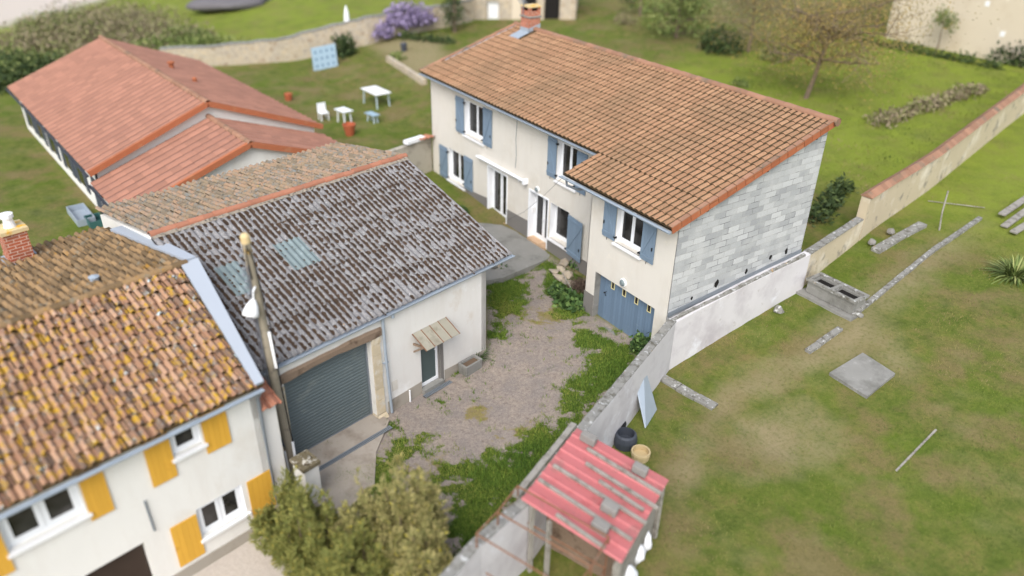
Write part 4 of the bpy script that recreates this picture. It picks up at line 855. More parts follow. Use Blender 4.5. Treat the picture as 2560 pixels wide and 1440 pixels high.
for i in range(len(a)-1):
    p, q = np.array([*a[i], b[i]]), np.array([*a[i+1], b[i+1]]); o1, o2 = np.array([*out[i], b[i]]), np.array([*out[i+1], b[i+1]]); up_ = np.array([0, 0, 1.])
    dl = (p-o1)*.22
    k = 3
    for s in range(k):
        A, B, C, D = p+(q-p)*s/k, p+(q-p)*(s+1)/k, o2+(o1-o2)*(1-(s+1)/k), o2+(o1-o2)*(1-s/k)
        A, B = A+dl, B+dl; C, D = C-dl, D-dl; r_ = random.uniform(0, .03); mA, mB = (A+D)/2+up_*(.17+r_), (B+C)/2+up_*(.17+r_)
        m.add([A+up_*.03, B+up_*.03, mB, mA, C+up_*.03, D+up_*.03], [(0, 1, 2, 3), (3, 2, 4, 5), (0, 3, 5), (1, 4, 2), (0, 5, 4, 1)], random.random())
m.build('tile_cap', 'ridge', tw)
m = MB(); a4 = gt(2172, 625); b4 = gt(2290, 560); m.beam(a4+[.25, 0, .06], b4+[.25, 0, .06], .35, .18); solo(m, 'stone_slab', 'coping', 'long pale slab lying at the foot of the tile-capped wall', 'slab')
for q, lb in (((2168, 612), 'dark hole-like stone at the near end of the long slab'), ((2215, 585), 'dark lump of stone resting on the long slab')):
    c = gt(*q); m = MB(); m.blob((c[0]+.15, c[1], c[2]+.18), (.14, .12, .12), .3); solo(m, 'rock', 'block_loose', lb, 'rock')
c = gt(1245+700, 780); m = MB(); m.blob((c[0], c[1], c[2]+.1), (.2, .14, .14), .3); solo(m, 'rock', 'coping', 'white rock at the foot of the whitewashed wall on the lawn side', 'rock')
c = gt(2145, 790); m = MB(); m.blob((c[0], c[1], c[2]+.06), (.17, .12, .1), .25); solo(m, 'rock', 'coping', 'white stone at the corner of the cistern slab', 'rock')
# concrete twin-tank
ct = thing('cistern', (19, 5.3, 1), 'open concrete tank with two square compartments beside the wall on the lawn', 'tank')
x0, x1, y0, y1, z0, z1 = 18.12, 19.92, 4.85, 5.55, 1.02, 1.46; tt = .1; m = MB()
for a in ((x0, x1, y0, y0+tt), (x0, x1, y1-tt, y1)): m.box(W0, *a, z0, z1)
for xa in (x0, (x0+x1-tt)/2, x1-tt): m.box(W0, xa+.001 if xa > x0 else xa, xa+tt, y0+tt, y1-tt, z0, z1-.002)
m.build('tank', 'concrete', ct)
m = MB(); e = .06
for a in ((x0-e, x1+e, y0-e, y0+.06), (x0-e, x1+e, y1-.06, y1+e)): m.box(W0, *a, z1+.001, z1+.09)
for xa in (x0-e, x1-.06): m.box(W0, xa, xa+.12, y0+.06, y1-.06, z1+.001, z1+.09)
m.box(W0, (x0+x1)/2-.06, (x0+x1)/2+.06, y0+.06, y1-.06, z1+.001, z1+.09); m.build('rim', 'coping', ct)
m = MB(); m.box(W0, x0+.101, (x0+x1)/2-.051, y0+.101, y1-.101, z0, z0+.36); m.build('shade_fill', 'dark', ct); m = MB(); m.box(W0, (x0+x1)/2+.051, x1-.101, y0+.101, y1-.101, z0, z0+.36); m.build('shade_fill', 'dark', ct)  # dark fill added in both compartments, its colour standing in for inner shade
m = MB(); m.box(W0, x0-.2, x1+.2, y0-.25, y1+.1, .6, 1.0); m.build('base_slab', 'concrete', ct)
def kerb(p, q, wd, h, lb, n=6, mat='coping'):
    m = MB(); a, b = gt(*p), gt(*q)
    for i in range(n):
        A, B = a+(b-a)*i/n, a+(b-a)*(i+1)/n; A[2], B[2] = T(A[0], A[1])+h/2-.03, T(B[0], B[1])+h/2-.03; d = (B-A); m.beam(A, B-d/np.linalg.norm(d)*.02+np.random.uniform(-.015, .015, 3), wd, h)
    solo(m, 'kerb', mat, lb, 'kerb')
kerb((2132, 792), (2450, 548), .16, .14, 'long pale concrete kerb strip running up the lawn from the cistern', 14)
kerb((2018, 882), (2100, 825), .2, .14, 'short pale concrete kerb strip below the cistern in the lawn', 3)
kerb((1655, 948), (1788, 1022), .34, .12, 'broad pale slab strip in the grass below the whitewashed wall', 3)
kerb((2240, 1178), (2340, 1075), .05, .06, 'thin half-buried edging strip in the lower lawn', 4, 'timber')
m = MB(); P = [gt(*q) for q in ((2155, 888), (2236, 940), (2166, 998), (2072, 938))]; m.prism([p+[0, 0, -.1] for p in P], (0, 0, .2)); solo(m, 'slab', 'concrete', 'square weathered concrete slab lying alone in the lawn', 'slab')
for k, (q0, q1) in enumerate((((2508, 572), (2580, 520)), ((2530, 590), (2620, 535)), ((2500, 548), (2570, 500)))):
    m = MB(); a, b = gt(*q0), gt(*q1); m.beam(a+[0, 0, .1+.05*k], b+[0, 0, .1+.05*k], .26, .06); solo(m, 'plank', 'timber', ('lowest grey plank on the grass at the right edge', 'right-hand grey plank on the grass at the right edge', 'upper grey plank on the grass at the right edge')[k], 'plank')
tuft_plant('grass_clump', gt(2535, 690), 260, 1.0, .03, 'tall arching grass clump at the right edge of the lawn', 'plant', 'green', .7)
m = MB(); c = gt(2348, 576); m.tube([c, c+[-.15, .1, .7], c+[-.25, .25, 1.5]], .03, 6); solo(m, 'post', 'timber', 'slim leaning wooden post in the lawn near the tile-capped wall', 'post')
m = MB(); c = gt(2320, 505); m.tube([c+[0, 0, .05], gt(2460, 525)+[0, 0, .1]], .02, 5); solo(m, 'stick', 'timber', 'thin branch lying in the grass beside the leaning post', 'stick')
# leaning sheet and clutter by the shed
m = MB(); b0, b1 = gt(1612, 1070), gt(1640, 1024); tp0, tp1 = gz(1578, 915, 1.45), gz(1606, 905, 1.45); m.prism([b0, b1, tp1, tp0], (.02, .02, .012)); solo(m, 'metal_sheet', 'zinc', 'blue-grey metal sheet leaning against the whitewashed wall above the red shed', 'sheet')
c = gt(1562, 1110); m = MB(); m.lathe(c, [(.32, 0), (.33, .2), (.3, .36), (.24, .4), (.24, .12), (0, .12)], 16); MT['dk_plastic'] = mk('dark_grey_plastic', (62, 66, 74), .1, 3, .5, spec=.4); solo(m, 'barrel', 'dk_plastic', 'dark plastic barrel behind the red shed roof', 'barrel')
c = gt(1535, 1075); m = MB(); m.lathe(c, [(.3, 0), (.33, .28), (.3, .34), (.2, .36), (0, .3)], 14); solo(m, 'tyre', 'black', 'black tyre heap beneath the leaning metal sheet', 'tyre')
c = gt(1600, 1145); m = MB(); m.lathe(c, [(.24, 0), (.27, .2), (.26, .26), (.22, .26), (.22, .1), (0, .1)], 14); MT['tan'] = mk('tan_bucket', (188, 168, 128), .08, 3, .7); solo(m, 'tub', 'tan', 'round beige tub on the grass just above the red shed roof', 'tub')
# ------------------------------------------------------------------ red shed
A_, B_, C_, D_ = gz(1442, 1070, 1.98), gz(1303, 1248, 1.98), gz(1527, 1403, 1.72), gz(1672, 1200, 1.72)
shed = thing('shed', ((A_+C_)/2)*[1, 1, 0], 'lean-to shed with red ribbed sheet roof against the boundary wall', 'shed')
exs = (B_-A_); ls = np.linalg.norm(exs); exs = exs/ls; eys = D_-A_; lh = np.linalg.norm(eys); eys = eys/lh; ezs = np.cross(eys, exs); ezs = ezs/np.linalg.norm(ezs); ezs = ezs if ezs[2] > 0 else -ezs
FSH = Fr(A_, exs, eys, ezs)
m = MB(); nr = 9; vs = []; pr = []
for i in range(nr):
    u = ls*i/nr; w_ = ls/nr; pr += [(u, 0), (u+w_*.62, 0), (u+w_*.72, .035), (u+w_*.9, .035)]
pr.append((ls, 0)); n = len(pr)
m.add([FSH.p(u, 0-.0+.03*random.random(), h) for u, h in pr]+[FSH.p(u, lh, h) for u, h in pr]+[FSH.p(u, 0, h-.006) for u, h in pr]+[FSH.p(u, lh, h-.006) for u, h in pr], [(i, i+1, n+i+1, n+i) for i in range(n-1)]+[(2*n+i, 3*n+i, 3*n+i+1, 2*n+i+1) for i in range(n-1)]+[(n+i, n+i+1, 3*n+i+1, 3*n+i) for i in range(n-1)])
m.build('roof', 'red_sheet', shed)
m = MB()
for t in (.1, .5, .9): m.beam(FSH.p(ls*t, .02, -.06), FSH.p(ls*t, lh-.05, -.06), .07, .09)
m.build('rafter', 'wood_old', shed)
for u, v in ((.08, lh-.1), (ls-.1, lh-.1), (ls-.1, .25)):
    m = MB(); q = FSH.p(u, v, -.05); m.beam((q[0], q[1], -.6), (q[0], q[1], q[2]-.04), .09, .09); m.build('post', 'timber', shed)
m = MB(); q0, q1 = FSH.p(.1, lh-.2, 0), FSH.p(ls*.98, lh-.2, 0); m.prism([(q0[0], q0[1], -.5), (q1[0], q1[1], -.5), (q1[0], q1[1], 1.5), (q0[0], q0[1], 1.5)], (.03, .03, 0)); m.build('wall', 'timber', shed)
m = MB(); q0, q1 = FSH.p(ls*.66, .2, 0), FSH.p(ls*.66, lh*.8, 0); m.prism([(q0[0], q0[1], -.5), (q1[0], q1[1], -.5), (q1[0], q1[1], .9), (q0[0], q0[1], .9)], (.02, .03, 0)); m.build('shelf_wall', 'wood_old', shed)
def onroof(a, b, off=0.):
    d = ray(a, b); o = A_+ezs*off; t = ((o-CAM)@ezs)/(d@ezs); X = CAM+d*t; return X
SL = [((1468, 1121), (1653, 1235), 'topmost grey batten lying on the red shed roof'), ((1465, 1158), (1646, 1272), 'second grey batten from the top of the red shed roof'), ((1384, 1163), (1616, 1309), 'longest grey batten across the middle of the red shed roof'), ((1498, 1202), (1609, 1276), 'short bluish batten above the lichened block on the red roof'), ((1347, 1198), (1579, 1350), 'grey batten with a block on its lower end on the red roof'), ((1391, 1286), (1512, 1370), 'pale batten along the near edge of the red shed roof')]
for p, q, lb in SL:
    m = MB(); m.beam(onroof(*p, .075), onroof(*q, .075), .065, .07); solo(m, 'batten', 'timber', lb, 'batten', 'battens holding the shed roof down')
for (px, py, lb, s_) in ((1472, 1094, 'pale grey block at the top corner of the red shed roof by the wall', (.4, .2)), (1601, 1172, 'grey block at the right edge of the red shed roof', (.36, .2)), (1525, 1268, 'lichen-spotted block in the middle of the red shed roof', (.38, .22)), (1501, 1315, 'grey block below the lichened one on the red shed roof', (.38, .22))):
    c = onroof(px, py, .17); m = MB(); f = Fr(c, eys, exs, ezs); m.box(f, -s_[0]/2, s_[0]/2, -s_[1]/2, s_[1]/2, -.13, .08); o = solo(m, 'concrete_block', 'block_loose', lb, 'block', 'blocks weighing down the shed roof'); md = o.modifiers.new('b', 'BEVEL'); md.width = .018; md.segments = 2
for (px, py, lb) in ((1603, 1338, 'uppermost white sack beside the red shed'), (1582, 1372, 'middle white sack beside the red shed'), (1563, 1428, 'lowest white sack beside the red shed')):
    c = gz(px, py, .25); m = MB(); m.blob((c[0], c[1], .16), (.28, .26, .34), .22, 3); MT.setdefault('sack', mk('white_sack', (232, 232, 234), .05, 3, .6, .3, 20)); solo(m, 'sack', 'sack', lb, 'sack', 'white sacks beside the shed', True)
m = MB(); p, q = gz(1446, 1066, 1.9), gz(1300, 1246, 1.9); p, q = p+[-.12, -.04, 0], q+[-.1, -.05, 0]; k = 6
for i in range(k): a, b = p+(q-p)*i/k, p+(q-p)*(i+1)/k; m.beam(a+np.random.uniform(-.006, .006, 3), b+np.random.uniform(-.006, .006, 3), .15, .08)
solo(m, 'beam', 'timber', 'silvered timber beam along the wall top beside the red shed', 'beam')
# rusty tube rail and pen frame
rl = thing('railing', (21.7, -10.5, 1.8), 'rusty tube railing standing on the lichened wall top', 'railing')
pp_ = [gz(1283, 1245, 1.8), gz(1233, 1310, 1.8), gz(1180, 1365, 1.8)]; hh = .43; m = MB()
for p in pp_:
    m = MB(); m.tube([p+[.1, .05, 0], p+[.1, .05, hh]], .02, 6); m.build('post', 'rust', rl)
m = MB(); m.tube([p+[.1, .05, hh] for p in pp_], .022, 6); m.build('rail', 'rust', rl)
pf = thing('pen_frame', (23.3, -9.8, -.2), 'open rusty tube pen frame standing in front of the red shed', 'frame')
fp = [p+np.array([2.1, .95, 0]) for p in pp_]; m = MB()
for p, q in zip(pp_, fp): m.tube([p+[.1, .05, hh-.03], np.array([q[0], q[1], 1.95])], .02, 6)
m.tube([np.array([q[0], q[1], 1.95]) for q in fp], .02, 6); m.tube([np.array([q[0], q[1], 1.0]) for q in fp], .018, 6); m.tube([pp_[0]+[.1, .05, -.5], np.array([fp[0][0], fp[0][1], 1.0])], .018, 6); m.tube([pp_[2]+[.3, .15, -.6], np.array([fp[2][0], fp[2][1], 1.0])], .018, 6); m.build('rail', 'rust', pf)
for q in fp:
    m = MB(); m.tube([(q[0], q[1], -.4), (q[0], q[1], 1.95)], .024, 6); m.build('post', 'rust', pf)
for k, t in enumerate((.4,)):
    m = MB(); q = pp_[0]*(1-t)+fp[0]*t; m.beam((q[0], q[1], -.4), (q[0], q[1], 1.6), .09, .09); m.build('post', 'timber', pf)
# ------------------------------------------------------------------ neighbouring near house with ochre shutters
E_ = np.array([.22, -.9755, 0]); N_ = np.array([-.9755, -.22, 0]); ON = np.array([16.84, -13.62, 0])
FN = Fr(ON+N_*.2, E_, N_)
nh = thing('house', ON+E_*4, 'near white house with ochre-yellow shutters and lichen-spotted canal tile roof', 'house')
ON_ops = [(3.95, 5.35, 2.45, 3.42), (1.42, 2.08, 2.7, 3.42), (.78, 1.92, .12, 1.02), (3.12, 4.36, -.9, .93)]
m = MB(); wall(m, FN, .0, 10, -1.0, 3.5, ON_ops, .22); m.poly(Fr(FN.p(0, 0, 0), N_, E_), [(0, -1), (8.4, -1), (8.4, 4.2), (3.8, 4.85), (0, 3.45)], 0.002, .2); m.build('wall', 'white_render', nh)
m = MB()
sN = 1.4/4.0; nN = math.hypot(1, sN); FNR = Fr(ON+[0, 0, 3.6], E_, (N_+[0, 0, sN])/nN, (np.array([0, 0, 1])-N_*sN)/nN)
tiles(m, FNR, .10, 10.2, 4.02*nN, .178, .33, CAN, .04, 0, .022, x0fn=lambda y: -.48*y/4.25); m.build('roof_tiles', 'canal_orange', nh)
sK = .12; nK = math.hypot(1, sK); LK = 4.9; FNK = Fr(ON+N_*(4.0+LK)+[0, 0, 5.0-sK*LK], E_, (-N_+[0, 0, sK])/nK, (np.array([0, 0, 1])+N_*sK)/nK)
m = MB(); tiles(m, FNK, -.33, 10.2, LK*nK, .20, .33, CAN, .04, 0, .02, x0fn=lambda y: -.25*(y/5)); m.build('rear_tiles', 'canal_brown', nh)
m = MB(); rp0 = ON+N_*4.0+E_*-.55+[0, 0, 5.03]; rp1 = ON+N_*4.0+E_*10.2+[0, 0, 5.03]; halfround(m, rp1, rp0, .1, .4, .012, 7, .012); m.build('ridge_tiles', 'canal_brown', nh)
m = MB()
m.prism([FNR.p(-.1, .0, -.06), FNR.p(10.2, .0, -.06), FNR.p(10.2, 4.02*nN, -.06), FNR.p(-.8, 4.02*nN, -.06)], FNR.ez*.055); m.prism([FNK.p(-.5, 0, -.06), FNK.p(10.2, 0, -.06), FNK.p(10.2, LK*nK, -.06), FNK.p(-.8, LK*nK, -.06)], FNK.ez*.055); m.build('roof_deck', 'tile_moss', nh)
m = MB(); MT['bluewhite'] = mk('pale_verge_flashing', (168, 174, 182), .04, 1, .6, spec=.4)
m.prism([FNR.p(-.12, .02, .02), FNR.p(.10, .02, .02), FNR.p(-.40, 4.0*nN, .02), FNR.p(-.86, 4.0*nN, .02)], FNR.ez*.07); m.prism([FNK.p(-.86, .6, .02), FNK.p(-.34, .6, .02), FNK.p(-.58, LK*nK-.02, .02), FNK.p(-.84, LK*nK-.02, .02)], FNK.ez*.09); m.build('verge_flashing', 'bluewhite', nh)
m = MB(); gutter(m, Fr(ON, E_, N_), -.05, 10.2, -.06, 3.52, .065); m.build('gutter', 'zinc', nh)
m = MB(); m.tube([FN.p(.02, -.2, 3.42), FN.p(.04, -.08, 3.2), FN.p(.04, -.08, -.9)], .05, 8); m.build('downpipe', 'steel_grey', nh)
m = MB(); m.tube([FN.p(2.88, -.02, 2.0), FN.p(2.86, -.02, 1.1)], .025, 6); m.build('conduit', 'steel_grey', nh)
w1 = window(nh, FN, ON_ops[0], .1, 2, True, jamb=.1, sides=(.1, .1)); window(nh, FN, ON_ops[1], .1, 1, True, sides=(.08, .08)); window(nh, FN, ON_ops[2], .1, 2, True, sides=(.09, .09))
def ysh(x0, x1, z0, z1): shutter(nh, FN, x0, x1-x0, z0, z1, 1, 'yellow', gap=.04, diag=False)
for a in ((3.46, 3.92, 2.2, 3.4), (5.38, 5.9, 2.0, 3.3), (2.1, 2.64, 2.22, 3.42), (.8, 1.38, 2.36, 3.45), (1.95, 2.56, -.32, .92), (.02, .66, -.22, 1.0)): ysh(*a)
m = MB(); m.box(FN, 3.14, 4.34, .15, .2, -.95, .92); MT['brown_door'] = mk('dark_brown_door', (58, 46, 38), .2, 3, .6); m.build('door', 'brown_door', nh)
m = MB(); m.lathe(FN.p(4.75, 0, .55), [(.12, 0), (.12, .12), (.06, .16), (0, .16)], 12, -N_); m.build('wall_lamp', 'white_dirty', nh)
m = MB(); m.box(FN, 0.01, 10, -.03, -.002, -1.0, -.45); m.build('plinth', 'plinth_pale', nh)
def at_plane(a, b, o, n):
    d = ray(a, b); return CAM+d*(((o-CAM)@n)/(d@n))
cc = at_plane(52, 648, FNK.o, FNK.ez); c0 = cc[:2]; m = MB(); f = Fr((cc[0], cc[1], cc[2]), E_, N_); m.box(f, -.28, .28, -.28, .28, -.3, .86); chn = m.build('chimney', 'brick', nh)
m = MB(); m.box(f, -.33, .33, -.33, .33, .86, .96); m.build('chimney_cap', 'cap', chn); m = MB(); m.lathe(f.p(0, 0, .96), [(.15, 0), (.12, .16), (.12, .26), (.16, .26), (.16, .36), (0, .38)], 12); m.build('chimney_pot', 'white_dirty', chn); m = MB(); m.box(f, -.4, .4, -.4, .4, -.06, .06); m.build('flashing', 'zinc', chn)
cv = at_plane(238, 707, FNK.o, FNK.ez); m = MB(); m.lathe(cv+[0, 0, .0], [(.1, 0), (.1, .16), (.13, .17), (0, .22)], 10); m.build('roof_vent', 'zinc', nh)
# yard gap wall with a scrap of orange tiles, gate pillar, pole
gpw = thing('gap_wall', ON+E_*-.3, 'narrow rendered wall strip with orange tile cap between the near house and the barn', 'wall')
m = MB(); m.box(FN, -.42, -.06, .05, .5, -1, 2.75); m.build('wall', 'barn_render', gpw)
m = MB(); f = Fr(FN.p(-.5, -.12, 2.78), E_, (N_+[0, 0, .45])/math.hypot(1, .45), (np.array([0, 0, 1])-N_*.45)/math.hypot(1, .45)); tiles(m, f, 0, .5, 1.0, .2, .33, CAN, .04, 0, .01); m.build('tile_cap', 'ridge_new', gpw)
pil = thing('gate_pillar', (16.9, -12.9, -.7), 'stone gate pillar with mossy lichened cap at the foot of the utility pole', 'pillar')
fpz = Fr((16.9, -12.88, 0), E_, N_); m = MB(); m.box(fpz, -.2, .2, -.26, .26, -1, .98); m.build('shaft', 'white_render', pil)
m = MB(); q = [(-.25, -.3, .98), (.25, -.3, .98), (.25, .3, .98), (-.25, .3, .98)]; m.prism([fpz.p(*p) for p in q], (0, 0, .1)); m.blob(fpz.p(0, 0, 1.05), (.24, .26, .07), .3); MT['mosscap'] = mk('mossy_cap', (110, 100, 78), .25, 6, 1, .8, 30, layers=[((196, 190, 178), 5, .52, .6), ((186, 170, 60), 4, .62, .68), ((66, 54, 38), 7, .55, .65)]); m.build('cap', 'mosscap', pil)
pb = np.array([15.95, -12.93, -.7]); ptop = gz(612, 592, 6.75); pole = thing('utility_pole', pb, 'weathered wooden utility pole carrying cables and a white street lamp', 'utility pole')
MT['pole'] = mk('weathered_pole', (150, 140, 122), .15, 5, .9, .4, 40, stretch=(3, 3, .3), layers=[((176, 140, 66), 2.2, .62, .72), ((104, 96, 86), 4, .55, .7)])
MT['cable'] = mk('grey_cable', (96, 98, 104), .1, 5, .5, spec=.4)
m = MB(); m.tube([pb, pb*.5+ptop*.5, ptop], [.125, .11, .095], 12); m.build('shaft', 'pole', pole)
pd = (ptop-pb)/np.linalg.norm(ptop-pb); m = MB(); m.lathe(ptop-pd*.14, [(.1, 0), (.105, .0), (.105, .16), (.06, .22), (0, .23)], 12, pd); m.build('cap', 'cap', pole)
side = -rr*.9+np.array([0, 0, 0]); sd2 = np.array([side[0], side[1], 0]); sd2 /= np.linalg.norm(sd2); tow = np.array([CAM[0]-pb[0], CAM[1]-pb[1], 0]); tow /= np.linalg.norm(tow)
def onp(h, s=0., t=0.): return pb+pd*h+sd2*s+tow*t
HP = np.linalg.norm(ptop-pb)
m = MB()
for s0, t0, off in ((.10, .12, 0), (.13, .08, .8), (.08, .15, 1.6)):
    m.tube([onp(HP-.9+.25*sin(off), s0*.8, t0*.8), onp(HP-1.3, s0, t0), onp(4.6, s0*1.5, t0), onp(3.2, s0*1.9, t0*.8), onp(2.0, s0*2.0, t0*.6), onp(1.6, s0*1.1, t0)], .012, 5)
m.build('cable_bundle', 'cable', pole)
m = MB(); m.tube([onp(HP-.25, -.02, .11), onp(HP-.5, -.09, .11), onp(HP-1.2, -.12, .09), onp(HP-2.2, -.17, .08), onp(4.0, -.14, .1), onp(2.4, -.13, .1), onp(1.6, -.14, .09)], .016, 6); m.tube([onp(HP-.15, 0, .12), onp(HP-.4, .05, .14), onp(HP-1.0, .03, .13)], .012, 5); m.build('cable', 'black', pole)
m = MB()
for k in range(7): m = MB(); q = onp(HP-.45-.16*k, .13+.03*(k % 2), .06); m.lathe(q, [(.015, 0), (.04, .02), (.04, .06), (.015, .08)], 8, (sd2[0], sd2[1], .3)); m.tube([onp(HP-.45-.16*k, .02, .06), q], .012, 5); m.build('insulator', 'steel_grey', pole)
m = MB(); m.box(Fr(onp(HP-2.9, -.1, .12), sd2, tow, pd), -.035, .035, -.03, .03, -.5, .5); m.build('conduit_box', 'white_dirty', pole)
m = MB(); m.tube([onp(.7, -.09, .1), onp(1.75, -.13, .1)], .035, 8); m.tube([onp(.75, .12, .12), onp(1.45, .12, .12)], .03, 8); m.build('conduit', 'white', pole)
lc = onp(HP-1.5, .10, .18); lax = (np.array([0, 0, -1])*.85+tow*.5+sd2*.35); lax /= np.linalg.norm(lax)
m = MB(); m.tube([onp(HP-1.2, 0, .1), onp(HP-1.25, .06, .2), lc], .025, 6); lp = m.build('lamp_arm', 'white', pole)
m = MB(); m.lathe(lc, [(.045, -.02), (.08, .03), (.14, .14), (.18, .29), (.185, .36), (.16, .38), (0, .34)], 20, lax); m.build('lamp_shade', 'white_dirty', pole, smooth=True)
# ------------------------------------------------------------------ salmon-roofed bungalow on the left
ag = R(5.76); FBG = Fr((-2.05, -14.55, 0), (-cos(ag), -sin(ag), 0), (-sin(ag), cos(ag), 0))
bg_ = thing('bungalow', FBG.p(6, 5, 0), 'white bungalow with salmon tiled double-pitched roofs and dark shutters', 'house')
WB = 10.4
def gabled(x0, x1, ze, zr, name):
    m = MB(); m.poly(Fr(FBG.p(x0+.25, 0, 0), FBG.ey, FBG.ex), [(.35, -.6), (WB-.35, -.6), (WB-.35, ze-.02), (WB/2, zr-.16), (.35, ze-.02)], 0, x1-x0-.5); m.build('wall', 'white_render', bg_)
    s = (zr-ze)/(WB/2); nn_ = math.hypot(1, s); z = np.array([0, 0, 1.])
    fa = Fr(FBG.p(0, 0, ze), FBG.ex, (FBG.ey+z*s)/nn_, (z-FBG.ey*s)/nn_); fb = Fr(FBG.p(0, WB, ze), FBG.ex, (-FBG.ey+z*s)/nn_, (z+FBG.ey*s)/nn_)
    m = MB(); P5 = [(0, 0), (.12, 0), (.25, .04), (.5, .065), (.75, .04), (.88, 0), (1, 0)]
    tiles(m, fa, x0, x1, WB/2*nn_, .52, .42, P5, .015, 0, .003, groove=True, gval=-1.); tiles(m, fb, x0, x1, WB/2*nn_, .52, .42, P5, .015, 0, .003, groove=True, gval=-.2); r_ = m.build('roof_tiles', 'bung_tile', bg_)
    m = MB(); m.prism([fa.p(x0, 0, -.09), fa.p(x1, 0, -.09), fa.p(x1, WB/2*nn_, -.09), fa.p(x0, WB/2*nn_, -.09)], fa.ez*.085); m.prism([fb.p(x0, 0, -.09), fb.p(x1, 0, -.09), fb.p(x1, WB/2*nn_, -.09), fb.p(x0, WB/2*nn_, -.09)], fb.ez*.085); m.build('roof_deck', 'verge', bg_)
    m = MB(); halfround(m, FBG.p(x0-.05, WB/2, zr+.01), FBG.p(x1, WB/2, zr+.01), .13, .42, .008, 7); m.build('ridge_tiles', 'ridge', bg_)
    m = MB()
    for f in (fa, fb): m.box(f, x0-.03, x0+.13, 0, WB/2*nn_, .05, .085); m.box(f, x0-.04, x0-.005, 0, WB/2*nn_, -.14, .08)
    m.build('verge_tiles', 'verge', bg_)
    m = MB(); gutter(m, Fr(FBG.p(0, 0, 0), FBG.ex, FBG.ey), x0, x1, -.06, ze-.08, .06); m.build('gutter', 'dk_plastic', bg_)
gabled(0, 16.2, 2.6, 4.6, 'main'); gabled(-4.2, .2, 2.15, 3.95, 'low')
fl = Fr(FBG.p(0, .35, 0), FBG.ex, FBG.ey); MT['anth'] = mk('anthracite_paint', (66, 72, 84), .06, 3, .5, spec=.4)
for x in (3.2, 5.6, 8.4, 11.0, 13.4):
    m = MB(); m.box(fl, x, x+1.0, -.03, -.002, .8, 2.0); wd_ = m.build('window', 'white', bg_); m = MB(); m.box(fl, x+.08, x+.92, -.042, -.031, .88, 1.92); m.build('pane', 'glass', wd_)
    for a in (x-.55, x+1.05): m = MB(); m.box(fl, a, a+.5, -.05, -.003, .75, 2.05); m.build('shutter', 'anth', bg_)
m = MB(); m.box(fl, .9, 1.7, -.04, -.002, -.4, 1.95); m.build('door', 'anth', bg_)
m = MB(); m.tube([FBG.p(.3, .3, 2.5), FBG.p(.3, .3, -.4)], .05, 8); m.build('downpipe', 'dk_plastic', bg_)
m = MB(); q0 = at_plane(430, 172, FBG.p(0, WB, 2.6), np.array([0, 0, 1])*1+FBG.ey*(2/5.2)); m.lathe(q0, [(.12, 0), (.12, .3), (.2, .3), (.2, .36), (0, .42)], 10); m.build('roof_vent', 'verge', bg_)
m = MB(); q0 = at_plane(488, 206, FBG.p(0, WB, 2.6), np.array([0, 0, 1])*1+FBG.ey*(2/5.2)); m.lathe(q0, [(.1, 0), (.1, .2), (.14, .2), (0, .28)], 10); m.build('roof_vent', 'verge', bg_)
for (px, py, lb, mt, s_) in ((205, 545, 'pale blue-grey tub beside the bungalow corner', 'zinc', (.9, .35, .3)), (240, 560, 'dark teal crate beside the bungalow corner', 'teal', (.45, .3, .3))):
    MT.setdefault('teal', mk('teal_plastic', (52, 92, 90), .08, 3, .5, spec=.4)); c = gt(px, py); m = MB(); f = Fr(c, FBG.ex, FBG.ey); a, b, h = s_
    for q in ((-a, a, -b, -b+.04), (-a, a, b-.04, b), (-a, -a+.04, -b+.041, b-.041), (a-.04, a, -b+.041, b-.041)): m.box(f, *q, 0, h)
    m.box(f, -a+.04, a-.04, -b+.04, b-.04, .02, .05); solo(m, 'tub' if mt == 'zinc' else 'crate', mt, lb, 'tub' if mt == 'zinc' else 'crate')
# ------------------------------------------------------------------ garden behind
sw = thing('stone_wall', (-24.5, 4, .5), 'long rubble stone wall closing the far side of the left garden', 'wall')
a, b, c_ = dens([(-27.5, -6.5), (-26.4, -3.8), (-24.9, 1.0), (-23.6, 7.5), (-23.9, 14.5), (-24.6, 17.5)], [1.8, 1.8, 2.1, 3.3, 3.6, 3.7], [-.6, -.5, -.3, .7, 1.3, 1.6], .6); b = [z+random.uniform(-.06, .06) for z in b]
m = MB(); wall_run(m, a, .5, b, c_, 1); m.build('wall', 'rubble', sw)
m = MB(); b2 = [z+.06+random.uniform(-.03, .03) for z in b]; wall_run(m, [(x+.03, y) for x, y in a], .56, b2, [z-.08 for z in b2], 1); m.build('coping', 'coping', sw)
cw = thing('side_wall', (-1, -3, 0), 'short grey rendered wall running from the house corner behind the barn', 'wall')
a, b, c_ = dens([(.02, -.02), (.6, -2.2), (1.6, -5.2), (2.6, -7.5)], [2.2, 2.15, 2.1, 2.1], [-.2, -.2, -.2, -.2], .5); m = MB(); wall_run(m, a, .3, b, c_, -1); MT['stained'] = mk('stained_grey_render', (176, 168, 154), .12, 1.2, .95, .4, 40, layers=[((128, 122, 112), 1.6, .5, .7)]); m.build('wall', 'stained', cw)
m = MB(); f = Fr((.1, -.9, 2.2), (.18, -.98, 0), (.98, .18, 0)); tiles(m, Fr(f.p(-.9, -.25, .03), f.ex, (f.ey+np.array([0, 0, .15])), (0, 0, 1)), 0, .9, .7, .2, .33, CAN, .03, 0, .01); m.build('tile_cap', 'ridge_new', cw)
wb = thing('window_box', (.2, -1.6, 2.2), 'white box with dark trim lying on top of the short grey wall behind the barn', 'box'); c = gz(1036, 354, 2.25); f = Fr(c, (.25, -.97, 0), (.97, .25, 0)); m = MB(); m.box(f, -.55, .55, -.16, .16, 0, .16); m.build('box', 'white', wb); m = MB(); m.box(f, -.56, .56, -.17, -.161, .02, .05); m.box(f, -.56, .56, -.17, -.161, .12, .14); m.build('trim', 'black', wb)
